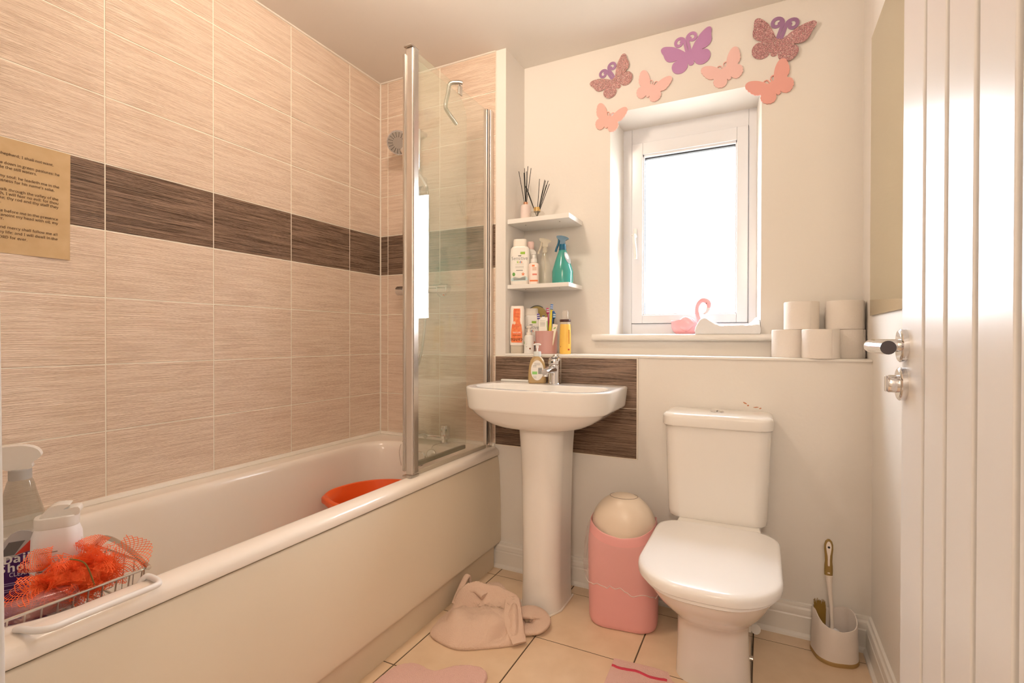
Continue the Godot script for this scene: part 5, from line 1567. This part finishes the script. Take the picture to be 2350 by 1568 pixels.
func towel() -> void:
	# a bath mat towel dropped in a heap between the bath and the basin
	var o := thing("crumpled_towel", "crumpled beige towelling mat dropped between bath and basin pedestal", "towel", Vector3(0.87, 0.0, 0.40))
	ORG = o.position
	var tm := mat("beige terry", rgb(218, 190, 170), 1.0)
	noise_relief(tm, 16.0, 0.16, 51, 4)
	tm.rim_enabled = true
	tm.rim = 0.5
	tm.rim_tint = 0.7
	var g := FastNoiseLite.new()
	g.seed = 15
	g.frequency = 6.5
	g.fractal_octaves = 3
	var fine := FastNoiseLite.new()
	fine.seed = 3
	fine.frequency = 120.0
	# the main heap: outline on the floor, height over it
	var edge := smooth_poly([Vector2(0.726, 0.36), Vector2(0.713, 0.44), Vector2(0.716, 0.52), Vector2(0.735, 0.585), Vector2(0.80, 0.61), Vector2(0.865, 0.612), Vector2(0.93, 0.575), Vector2(1.0, 0.525), Vector2(1.035, 0.485), Vector2(1.025, 0.42), Vector2(0.985, 0.355), Vector2(0.93, 0.30), Vector2(0.86, 0.27), Vector2(0.78, 0.285)], 8)
	var c := Vector2(0.865, 0.45)
	var bump := func(p: Vector2, m: Vector2, dir: float, l: float, w: float, h: float) -> float:
		var q := (p - m).rotated(-dir)
		return h * exp(-pow(q.x / l, 2) - pow(q.y / w, 2))
	var height := func(p: Vector2, t: float) -> float:
		var y := 0.052 * (1.0 - pow(t, 3.0))
		y += bump.call(p, Vector2(0.76, 0.385), -0.35, 0.09, 0.02, 0.05)       # rolled fold towards the bath
		y += bump.call(p, Vector2(0.90, 0.345), -0.2, 0.12, 0.03, 0.045)       # back ridge
		y += bump.call(p, Vector2(0.985, 0.43), 1.15, 0.085, 0.02, 0.042)      # flap on the right
		y -= bump.call(p, Vector2(0.79, 0.43), -0.3, 0.06, 0.018, 0.03)        # hollow under the fold
		y += bump.call(p, Vector2(0.87, 0.52), -0.2, 0.10, 0.06, 0.018)
		y -= bump.call(p, Vector2(0.745, 0.51), 0.9, 0.05, 0.014, 0.03)
		y -= bump.call(p, Vector2(0.97, 0.52), 1.9, 0.05, 0.012, 0.028)
		y += g.get_noise_2d(p.x, p.y) * 0.022 * (1.0 - t * t * t)
		y += fine.get_noise_2d(p.x, p.y) * 0.0016
		return maxf(y, 0.004)
	var b := mb()
	var rings := []
	var n := edge.size()
	for k in 27:
		var t := 1.0 - k / 26.0 * 0.985
		var ring := PackedVector3Array()
		for i in n:
			var w := edge[i]
			var p := c.lerp(w, t)
			ring.append(Vector3(p.x, height.call(p, t) + (0.012 if k > 0 else 0.0), p.y))
		if k == 0:
			var foot := PackedVector3Array()
			var mid := PackedVector3Array()
			for i in n:
				foot.append(Vector3(c.lerp(edge[i], 0.985).x, 0.0005, c.lerp(edge[i], 0.985).y))
				mid.append(Vector3(c.lerp(edge[i], 1.012).x, 0.006, c.lerp(edge[i], 1.012).y))
			rings.append(foot)
			rings.append(mid)
			for i in n:
				ring[i].y = 0.012
		rings.append(ring)
	b.loft(rings, false, true)
	part(o, "heap", b, tm, 70.0, false)
	# loose ends: strips of double cloth that stick out of the heap
	var strip := func(pts: Array, wide: float, thick: float) -> MB:
		var path := smooth_path(pts, 7)
		var R := []
		for k in path.size():
			var d: Vector3 = ((path[mini(k + 1, path.size() - 1)] as Vector3) - (path[maxi(k - 1, 0)] as Vector3)).normalized()
			var s := Vector3(d.z, 0, -d.x).normalized()
			var up := s.cross(d).normalized()
			if up.y < 0.0:
				up = -up
			var ring := PackedVector3Array()
			var w: float = wide * (0.6 + 0.4 * sin(PI * (0.12 + 0.76 * k / path.size())))
			for q in [[-1.0, 0.0], [-0.9, 0.75], [-0.4, 1.0], [0.4, 1.0], [0.9, 0.75], [1.0, 0.0], [0.9, -0.75], [0.4, -1.0], [-0.4, -1.0], [-0.9, -0.75]]:
				ring.append(path[k] + s * q[0] * w + up * q[1] * thick + Vector3(0, fine.get_noise_2d(k * 0.3, q[0]) * 0.001, 0))
			R.append(ring)
		return mb().loft(R)
	part(o, "right_loop", strip.call([Vector3(0.955, 0.03, 0.385), Vector3(1.0, 0.045, 0.372), Vector3(1.035, 0.042, 0.364), Vector3(1.055, 0.028, 0.374), Vector3(1.048, 0.016, 0.40), Vector3(1.01, 0.012, 0.425)], 0.04, 0.01), tm, 70.0)
	part(o, "right_flap", strip.call([Vector3(0.952, 0.088, 0.385), Vector3(0.975, 0.072, 0.43), Vector3(1.005, 0.045, 0.475), Vector3(1.038, 0.014, 0.505)], 0.032, 0.006), tm, 70.0)
	part(o, "rolled_edge", strip.call([Vector3(0.73, 0.046, 0.385), Vector3(0.76, 0.072, 0.37), Vector3(0.80, 0.082, 0.365), Vector3(0.84, 0.07, 0.38)], 0.03, 0.012), tm, 70.0)
	part(o, "upright_edge", strip.call([Vector3(0.722, 0.03, 0.42), Vector3(0.722, 0.075, 0.36), Vector3(0.724, 0.095, 0.32), Vector3(0.73, 0.06, 0.31)], 0.012, 0.006), tm, 70.0)
	part(o, "back_flap", strip.call([Vector3(0.80, 0.05, 0.325), Vector3(0.82, 0.066, 0.30), Vector3(0.85, 0.07, 0.31), Vector3(0.90, 0.055, 0.35)], 0.028, 0.007), tm, 70.0)
	var fr := mb()
	var r := RandomNumberGenerator.new()
	r.seed = 5
	for k in 46:
		var t := r.randf()
		var p := Vector3(lerpf(0.80, 0.98, t), 0.1, lerpf(0.40, 0.415, t) + r.randf() * 0.012)
		p.y = height.call(Vector2(p.x, p.z), 0.4) + 0.014
		fr.tube([p, p + Vector3(r.randf() - 0.5, 0.25 * r.randf(), r.randf() * 0.7) * 0.02], 0.0007, 3, false)
	var fringe := part(o, "frayed_threads", fr, mat("thread", rgb(206, 182, 160), 1.0), 0.0, false)
	fringe.set_meta("kind", "stuff")

func mat_mesh(poly: PackedVector2Array, h: float, sd: int) -> MB:
	# a thick soft mat: rounded edge, slightly lumpy pile
	var g := FastNoiseLite.new()
	g.seed = sd
	g.frequency = 60.0
	var c := Vector2.ZERO
	for p in poly:
		c += p
	c /= poly.size()
	var R := []
	for q in [[1.0, 0.0], [1.004, 0.35], [1.0, 0.75], [0.985, 0.95], [0.96, 1.0], [0.9, 1.0], [0.8, 1.0], [0.7, 1.0], [0.6, 1.0], [0.5, 1.0], [0.4, 1.0], [0.3, 1.0], [0.2, 1.0], [0.1, 1.0]]:
		var ring := PackedVector3Array()
		for p in poly:
			var w := c.lerp(p, q[0])
			ring.append(Vector3(w.x, q[1] * h + (g.get_noise_2d(w.x, w.y) * 0.002 if q[1] > 0.3 else 0.0), w.y))
		R.append(ring)
	return mb().loft(R)

func mats() -> void:
	var o := thing("bath_mat", "pale pink wavy-edged bath mat lying along the bath panel", "bath mat", Vector3(0.9, 0.0, 0.95))
	ORG = o.position
	var pm := mat("pink pile", rgb(228, 188, 178), 1.0)
	noise_relief(pm, 16.0, 0.18, 61, 4)
	pm.rim_enabled = true
	pm.rim = 0.5
	var poly := smooth_poly([Vector2(0.735, 0.86), Vector2(0.742, 0.79), Vector2(0.762, 0.758), Vector2(0.80, 0.742), Vector2(0.845, 0.748), Vector2(0.875, 0.738), Vector2(0.905, 0.70), Vector2(0.945, 0.676), Vector2(0.985, 0.668), Vector2(1.015, 0.685), Vector2(1.03, 0.73), Vector2(1.07, 0.80), Vector2(1.12, 0.86), Vector2(1.14, 0.95), Vector2(1.10, 1.05), Vector2(1.08, 1.14), Vector2(1.0, 1.2), Vector2(0.86, 1.2), Vector2(0.76, 1.14), Vector2(0.735, 1.0)], 6)
	part(o, "pile", mat_mesh(poly, 0.016, 2), pm, 70.0)
	var p := thing("pedestal_mat", "pink towelling mat with a red stripe at the foot of the toilet", "mat", Vector3(1.6, 0.0, 0.7))
	ORG = p.position
	var a := PackedVector2Array()
	for q in [Vector2(1.338, 0.432), Vector2(1.40, 0.427), Vector2(1.46, 0.423), Vector2(1.502, 0.425), Vector2(1.512, 0.46), Vector2(1.55, 0.475), Vector2(1.7, 0.475), Vector2(1.745, 0.46), Vector2(1.75, 0.44), Vector2(1.90, 0.44), Vector2(1.905, 0.7), Vector2(1.90, 0.95), Vector2(1.6, 0.96), Vector2(1.35, 0.95), Vector2(1.345, 0.7), Vector2(1.342, 0.55)]:
		a.append(q)
	part(p, "pile", mat_mesh(a, 0.012, 4), pm, 50.0)
	var red := mat("red stripe", rgb(196, 66, 84), 1.0)
	var rp := []
	var r := RandomNumberGenerator.new()
	r.seed = 9
	for k in 22:
		rp.append(Vector3(lerpf(1.343, 1.508, k / 21.0), 0.0125, 0.473 + 0.004 * sin(k * 0.5) + r.randf() * 0.0015))
	part(p, "stripe", mb().tube(rp, 0.0042, 6), red)

# ------------------------------------------------------------------ in and over the bath
func net(b: MB, f: Callable, nu: int, nv: int, w: float) -> void:
	# a diamond net over the surface f(u, v): thin flat strands along both diagonals
	var P := []
	for i in nu + 1:
		var row := []
		for k in nv + 1:
			row.append(f.call(float(i) / nu, float(k) / nv))
		P.append(row)
	for i in nu:
		for k in nv:
			for s in 2:
				var a: Vector3 = P[i][k + s]
				var c: Vector3 = P[i + 1][k + 1 - s]
				var d := (c - a)
				var n := d.cross((P[i + 1][k] as Vector3) - (P[i][k + 1] as Vector3) if s == 0 else (P[i + 1][k + 1] as Vector3) - (P[i][k] as Vector3))
				var t := n.cross(d).normalized() * w
				b.quad(a - t, c - t, c + t, a + t)

func pouf(parent: Node3D, at: Vector3, r: float, petals: int, nu: int, nv: int, sd: int, m: Material, flat := 1.0) -> void:
	var g := RandomNumberGenerator.new()
	g.seed = sd
	var b := mb()
	for k in petals:
		var ax := Vector3(g.randf_range(-1, 1), g.randf_range(-0.6, 1), g.randf_range(-1, 1)).normalized()
		var side := ax.cross(Vector3(g.randf_range(-1, 1), g.randf_range(-1, 1), g.randf_range(-1, 1))).normalized()
		var up := ax.cross(side)
		var wave := g.randi_range(4, 7)
		var ph := g.randf() * TAU
		var rr := r * g.randf_range(0.82, 1.08)
		var f := func(u: float, v: float) -> Vector3:
			var a := u * TAU
			var rad: float = rr * (0.18 + 0.82 * v)
			var lift: float = rr * 0.42 * v * v * sin(a * wave + ph) + rr * 0.5 * v * v
			var p: Vector3 = (side * cos(a) + up * sin(a)) * rad * (1.0 - 0.25 * v) + ax * lift
			p.y *= flat
			return at + p
		net(b, f, nu, nv, 0.0005)
	part(parent, "net_ruffles", b, m, 0.0, false)

func bath_things() -> void:
	poster()
	# orange bowl
	var o := thing("orange_bowl", "orange plastic washing bowl with a pouring lip standing in the bath", "bowl", Vector3(0.355, 0.1255, 0.42))
	ORG = Vector3.ZERO
	var om := mat("orange plastic", rgb(240, 96, 34), 0.35)
	var R := []
	var N := 72
	for q in [[0.125, 0.0, 0.0], [0.135, 0.004, 0.0], [0.148, 0.06, 0.0], [0.17, 0.19, 0.0], [0.182, 0.245, 0.0], [0.188, 0.246, 1.0], [0.1935, 0.252, 1.0], [0.1945, 0.268, 1.0], [0.192, 0.275, 1.0], [0.186, 0.278, 1.0], [0.178, 0.276, 0.8], [0.172, 0.25, 0.2], [0.16, 0.19, 0.0], [0.136, 0.05, 0.0], [0.12, 0.006, 0.0]]:
		var ring := PackedVector3Array()
		for i in N:
			var a := -TAU * i / N
			var lip: float = q[2] * 0.022 * exp(-pow(angle_difference(a, -4.55) / 0.3, 2))
			var r: float = q[0] + lip
			ring.append(Vector3(cos(a) * r, q[1] - q[2] * 0.012 * exp(-pow(angle_difference(a, -4.55) / 0.16, 2)), sin(a) * r * 1.04))
		R.append(ring)
	part(o, "bowl_body", mb().loft(R), om, 60.0)
	o.rotation.y = -0.9
	basket()

func basket() -> void:
	var o := thing("wire_basket", "white and chrome wire basket hooked over the rim of the bath", "basket", Vector3(0.5, 0.47, 1.56))
	ORG = o.position
	var wh := mat("coated wire", rgb(238, 236, 234), 0.3)
	# coated loop that lies on the rim
	var y := 0.5475
	part(o, "rim_hook", mb().tube(smooth_path([Vector3(0.648, y - 0.004, 1.632), Vector3(0.665, y, 1.63), Vector3(0.688, y, 1.622), Vector3(0.703, y, 1.605), Vector3(0.703, y, 1.57), Vector3(0.703, y, 1.5), Vector3(0.703, y, 1.452), Vector3(0.698, y, 1.438), Vector3(0.68, y, 1.432), Vector3(0.655, y, 1.43), Vector3(0.645, y, 1.434), Vector3(0.638, y - 0.012, 1.442), Vector3(0.636, y - 0.03, 1.45)], 5), 0.0058, 10), wh)
	var x0 := 0.36
	var x1 := 0.616
	var z0 := 1.405
	var z1 := 1.675
	var yt := 0.552
	var yb := 0.474
	var ch: Material = M["dull chrome"]
	var loop := func(yy: float, ins: float) -> Array:
		var out := []
		for p in MB.rr(x0 + ins, x1 - ins, z0 + ins, z1 - ins, yy, 0.025, 0.025, 5):
			out.append(p)
		return out
	part(o, "top_wire", mb().tube(loop.call(yt, 0.0), 0.0028, 8, false, true), ch)
	part(o, "lower_wire", mb().tube(loop.call(yb + 0.002, 0.02), 0.0022, 8, false, true), ch)
	for k in 11:
		var z := lerpf(z0 + 0.02, z1 - 0.02, k / 10.0)
		part(o, "wire", mb().tube([Vector3(x1, yt, z), Vector3(x1 - 0.02, yb, z), Vector3(x0 + 0.006, yb, z), Vector3(x0, yt, z)], 0.0016, 6), ch)
	for k in 6:
		var x := lerpf(x0 + 0.03, x1 - 0.03, k / 5.0)
		part(o, "wire", mb().tube([Vector3(x, yt, z0), Vector3(x, yb + 0.003, z0 + 0.006), Vector3(x, yb + 0.003, z1 - 0.006), Vector3(x, yt, z1)], 0.0016, 6), ch)
	part(o, "far_arm", mb().tube(smooth_path([Vector3(x0 + 0.02, yt, z0), Vector3(0.42, 0.575, z0 - 0.005), Vector3(0.52, 0.57, z0), Vector3(0.62, 0.553, z0 + 0.01)]), 0.005, 8), ch)
	ORG = Vector3.ZERO
	# shower cleaner with trigger
	var c := thing("cleaner_spray", "clear trigger spray of shower cleaner with a purple label in the wire basket", "spray bottle", Vector3(0.405, 0.4765, 1.542), "", 1.08)
	var cp := clear("cleaner plastic", Color(0.62, 0.58, 0.50, 0.42))
	part(c, "bottle", rr_body([[0.043, 0.026, 0.0, 0.02], [0.047, 0.029, 0.004, 0.024], [0.048, 0.03, 0.06, 0.025], [0.050, 0.03, 0.11, 0.025], [0.047, 0.029, 0.15, 0.025], [0.036, 0.026, 0.195, 0.023], [0.026, 0.023, 0.235, 0.021], [0.020, 0.019, 0.262, 0.018], [0.0165, 0.0165, 0.268, 0.016]], 8), cp, 60.0)
	part(c, "collar", mb().lathe([[0.0, 0.266], [0.018, 0.266], [0.018, 0.284], [0.0165, 0.287], [0.0, 0.287]], 28), mat("grey collar", rgb(172, 166, 158), 0.4))
	var hp := smooth_poly([Vector2(-0.018, 0.287), Vector2(0.017, 0.287), Vector2(0.019, 0.298), Vector2(0.028, 0.305), Vector2(0.033, 0.313), Vector2(0.026, 0.326), Vector2(0.008, 0.334), Vector2(-0.018, 0.335), Vector2(-0.04, 0.332), Vector2(-0.043, 0.327), Vector2(-0.036, 0.316), Vector2(-0.03, 0.302)], 5)
	var hw := clear("frosted head", Color(0.95, 0.93, 0.90, 0.85), 0.25)
	part(c, "head", mb().extrude(hp, -0.0115, 0.0115), hw, 50.0)
	part(c, "trigger", mb().tube(smooth_path([Vector3(-0.028, 0.318, 0), Vector3(-0.034, 0.302, 0), Vector3(-0.041, 0.286, 0)]), [0.007, 0.007, 0.0068, 0.0066, 0.0064, 0.006, 0.006, 0.006, 0.006, 0.006, 0.0058, 0.0056, 0.0055, 0.0054, 0.0053, 0.005, 0.005], 10), hw)
	var lz := 0.0302
	var grey := smooth_poly([Vector2(-0.03, 0.05), Vector2(-0.034, 0.08), Vector2(-0.03, 0.12), Vector2(-0.012, 0.16), Vector2(0.01, 0.168), Vector2(0.032, 0.15), Vector2(0.036, 0.1), Vector2(0.03, 0.05)], 3)
	var lab := part(c, "label", mb().extrude(grey, lz - 0.003, lz), mat("label grey", rgb(190, 186, 184), 0.5), 20.0)
	part(lab, "purple_panel", mb().extrude(PackedVector2Array([Vector2(-0.035, 0.072), Vector2(-0.018, 0.03), Vector2(0.03, 0.03), Vector2(0.036, 0.08), Vector2(0.034, 0.128), Vector2(0.012, 0.124), Vector2(-0.022, 0.11)]), lz - 0.001, lz + 0.0003), mat("label purple", rgb(72, 24, 96), 0.4), 20.0)
	part(lab, "red_wedge", mb().extrude(PackedVector2Array([Vector2(-0.004, 0.121), Vector2(0.022, 0.15), Vector2(0.03, 0.128)]), lz - 0.001, lz + 0.0004), mat("label red", rgb(206, 54, 30), 0.4), 20.0)
	part(lab, "dark_panel", mb().extrude(PackedVector2Array([Vector2(-0.026, 0.122), Vector2(-0.012, 0.148), Vector2(0.012, 0.148), Vector2(-0.004, 0.122)]), lz - 0.001, lz + 0.0002), mat("label dark grey", rgb(104, 98, 96), 0.5), 20.0)
	var wp := mat("white print", Color.WHITE)
	text(lab, "title_print", "Daily", 0.0215, Vector3(-0.021, 0.1135, lz + 0.0004), Basis.IDENTITY, wp, HORIZONTAL_ALIGNMENT_LEFT, true)
	text(lab, "title_print", "Shower", 0.0215, Vector3(-0.027, 0.0965, lz + 0.0004), Basis.IDENTITY, wp, HORIZONTAL_ALIGNMENT_LEFT, true)
	text(lab, "title_print", "CLEANER", 0.0105, Vector3(-0.012, 0.083, lz + 0.0004), Basis.IDENTITY, wp)
	part(lab, "small_print", lines([0.066, 0.062, 0.054, 0.05], -0.02, 0.018, lz + 0.0003, 0.0016), mat("lilac print", rgb(170, 150, 186), 0.6))
	# white bottle with a flip cap
	var w := thing("white_bottle", "white cap-topped bottle with grey small print in the wire basket", "bottle", Vector3(0.497, 0.4765, 1.518), "", 1.02)
	part(w, "body", rr_body([[0.035, 0.022, 0.0, 0.018], [0.039, 0.0255, 0.004, 0.022], [0.0405, 0.0265, 0.05, 0.023], [0.040, 0.0265, 0.12, 0.023], [0.0385, 0.0255, 0.162, 0.022], [0.034, 0.024, 0.176, 0.021], [0.033, 0.0235, 0.178, 0.021]], 8), mat("bottle white", rgb(240, 236, 236), 0.3), 60.0)
	part(w, "side_grip", mb().tube(smooth_path([Vector3(0.0385, 0.15, 0.006), Vector3(0.036, 0.12, 0.016), Vector3(0.029, 0.09, 0.0235), Vector3(0.027, 0.065, 0.0245), Vector3(0.031, 0.045, 0.0225)]), 0.0028, 8), mat("bottle white", Color.WHITE))
	part(w, "collar", rr_body([[0.034, 0.023, 0.178, 0.02], [0.0345, 0.0235, 0.18, 0.02], [0.0345, 0.0235, 0.198, 0.02], [0.033, 0.022, 0.2, 0.02]], 8), hw, 50.0)
	part(w, "flip_cap", mb().extrude(smooth_poly([Vector2(-0.022, 0.198), Vector2(0.02, 0.198), Vector2(0.036, 0.2), Vector2(0.034, 0.214), Vector2(0.012, 0.212), Vector2(0.022, 0.22), Vector2(0.0, 0.222), Vector2(-0.014, 0.214)], 4), -0.016, 0.016), hw, 50.0)
	var pr := mat("grey print", Color.WHITE)
	part(w, "small_print", lines([0.092, 0.087, 0.082, 0.076, 0.071, 0.065, 0.06, 0.055, 0.05, 0.044, 0.039, 0.034], -0.03, 0.012, 0.0262, 0.0013), pr)
	part(w, "centred_print", lines([0.112, 0.1085, 0.105, 0.102, 0.0985], -0.026, 0.004, 0.0262, 0.0019), mat("dark print", rgb(110, 106, 110), 0.7))
	part(w, "top_print", lines([0.134], -0.022, 0.005, 0.0262, 0.002), pr)
	# net poufs and the bottle lying in front
	var nm := mat("orange net", rgb(250, 116, 56), 0.6)
	nm.backlight_enabled = true
	nm.backlight = rgb(200, 90, 50)
	var p := thing("orange_pouf", "orange net bath pouf spilling over the wire basket", "bath pouf", Vector3(0.558, 0.562, 1.50))
	pouf(p, Vector3(0.0, 0.0, 0.0), 0.062, 15, 40, 9, 21, nm, 0.85)
	pouf(p, Vector3(0.005, 0.0, 0.045), 0.05, 9, 34, 8, 22, nm, 0.85)
	var fl := mb()
	for q in [[Vector3(0.005, 0.0, -0.035), Vector3(0.035, 0.028, -0.105), 0.042], [Vector3(-0.01, 0.035, -0.02), Vector3(-0.02, 0.066, -0.025), 0.03], [Vector3(0.0, 0.01, 0.06), Vector3(0.03, 0.008, 0.125), 0.032], [Vector3(-0.02, 0.03, 0.05), Vector3(-0.035, 0.062, 0.07), 0.032]]:
		var a: Vector3 = q[0]
		var d: Vector3 = (q[1] as Vector3) - a
		var s := d.cross(Vector3(0.8, 0.2, 0.6)).normalized() * (q[2] as float)
		var up := s.cross(d).normalized()
		var f := func(u: float, v: float) -> Vector3:
			return a + d * v * (0.62 + 0.38 * sin(u * PI)) + s * (u - 0.5) * 2.0 * (0.25 + 0.75 * v) + up * (0.012 * sin(u * 9.0) * v + 0.008 * sin(v * 3.0))
		net(fl, f, 12, 9, 0.0006)
	part(p, "net_flares", fl, nm, 0.0, false)
	part(p, "cord", mb().tube(smooth_path([Vector3(0.04, -0.02, 0.0), Vector3(0.062, 0.005, 0.012), Vector3(0.05, 0.04, 0.02), Vector3(0.03, 0.05, 0.035)]), 0.0013, 6), mat("olive cord", rgb(120, 96, 40), 0.8))
	var bl := thing("blue_pouf", "blue net bath pouf squashed into the wire basket", "bath pouf", Vector3(0.545, 0.528, 1.635))
	var bm := mat("blue net", rgb(16, 84, 150), 0.6)
	pouf(bl, Vector3.ZERO, 0.042, 16, 34, 8, 31, bm, 0.85)
	var core := mb()
	var cr := []
	for k in 9:
		var a := deg_to_rad(-90.0 + k * 22.5)
		cr.append(MB.ell(0, 0, maxf(0.0005, cos(a) * 0.03), maxf(0.0005, cos(a) * 0.03), sin(a) * 0.024, 20))
	part(bl, "core", core.loft(cr), bm)
	var oc := mb()
	cr = []
	for k in 9:
		var a := deg_to_rad(-90.0 + k * 22.5)
		cr.append(MB.ell(0, 0.012, maxf(0.0005, cos(a) * 0.036), maxf(0.0005, cos(a) * 0.05), sin(a) * 0.03, 20))
	part(p, "core", oc.loft(cr), nm)
	var ly := thing("lying_bottle", "clear pink bottle with a white cap lying at the front of the wire basket", "bottle", Vector3(0.582, 0.545, 1.60))
	ly.rotation = Vector3(PI / 2 - 0.02, 0.0, 0.06)
	part(ly, "bottle_body", mb().lathe([[0.0, -0.075], [0.018, -0.075], [0.021, -0.07], [0.022, 0.0], [0.021, 0.035], [0.013, 0.048], [0.011, 0.052], [0.0, 0.052]], 24), clear("pink clear plastic", Color(0.78, 0.48, 0.46, 0.45)))
	part(ly, "cap", mb().lathe([[0.0, 0.052], [0.014, 0.052], [0.0145, 0.055], [0.0145, 0.07], [0.011, 0.074], [0.0, 0.074]], 20), M["white plastic"])
	var pk := thing("purple_packet", "small purple and white packet at the bottom of the wire basket", "packet", Vector3(0.562, 0.4775, 1.60), "", 0.1)
	part(pk, "wrapper", rr_body([[0.028, 0.05, 0.0, 0.008], [0.03, 0.052, 0.006, 0.008], [0.03, 0.052, 0.022, 0.008], [0.026, 0.048, 0.026, 0.008]]), mat("packet purple", rgb(96, 34, 92), 0.3), 40.0)
	part(pk, "white_band", mb().box(Vector3(-0.0305, 0.008, -0.015), Vector3(0.0305, 0.0265, 0.012), 0.002), M["white plastic"])

func poster() -> void:
	# a sheet of brown paper with a psalm, stuck on the tiles
	var at := Vector3(0.0006, 1.25, 1.397)
	var o := thing("paper_notice", "brown paper sheet with printed verses stuck on the tiles", "notice", at)
	ORG = Vector3.ZERO
	var g := FastNoiseLite.new()
	g.seed = 2
	g.frequency = 6.0
	var pm := mat("brown paper", rgb(204, 172, 128), 0.75)
	mottle(pm, rgb(198, 166, 122), rgb(210, 180, 138), 2.5, 71)
	var b := mb()
	var nx := 10
	var ny := 14
	var P := func(i: int, k: int, back: float) -> Vector3:
		var u := float(i) / nx
		var w := float(k) / ny
		var edge := 0.0 if (i > 0 and i < nx and k > 0 and k < ny) else 1.0
		var curl := 0.004 * exp(-pow((u - 0.82) / 0.14, 2)) * exp(-pow(w / 0.05, 2))
		return Vector3(0.0004 + back + 0.0006 * absf(g.get_noise_2d(u, w)) * (1.0 - edge) + curl, w * 0.299, lerpf(0.105, -0.105, u) + (1.0 - w) * 0.002)
	for i in nx:
		for k in ny:
			b.quad(P.call(i, k, 0.0003), P.call(i + 1, k, 0.0003), P.call(i + 1, k + 1, 0.0003), P.call(i, k + 1, 0.0003))
	part(o, "sheet", b, pm, 60.0, false)
	var ink := mat("poster ink", rgb(92, 74, 56), 0.8)
	var B := Basis(Vector3(0, 0, -1), Vector3(0, 1, 0), Vector3(1, 0, 0))
	# line, height of its middle above the floor, z of its right end
	for q in [
		["The LORD is my shepherd; I shall not want.", 1.507, 1.330], ["He maketh me to lie down in green pastures: he", 1.483, 1.317], ["leadeth me beside the still waters.", 1.4715, 1.3655],
		["He restoreth my soul: he leadeth me in the", 1.449, 1.3177], ["paths of righteousness for his name's sake.", 1.4375, 1.3283], ["Yea, though I walk through the valley of the", 1.4145, 1.3197],
		["shadow of death, I will fear no evil: for thou", 1.4035, 1.3197], ["art with me; thy rod and thy staff they", 1.3925, 1.3198], ["comfort me.", 1.382, 1.4371], ["Thou preparest a table before me in the presence", 1.359, 1.3208],
		["of mine enemies: You anoint my head with oil; my", 1.348, 1.3209], ["cup runneth over.", 1.3385, 1.4319], ["Surely goodness and mercy shall follow me all", 1.3165, 1.3219], ["the days of my life: and I will dwell in the", 1.304, 1.322], ["house of the LORD for ever.", 1.291, 1.3859]]:
		text(o, "verse_line", q[0], 0.0094, Vector3(0.0016, q[1] - at.y, q[2] - at.z), B, ink, HORIZONTAL_ALIGNMENT_RIGHT)
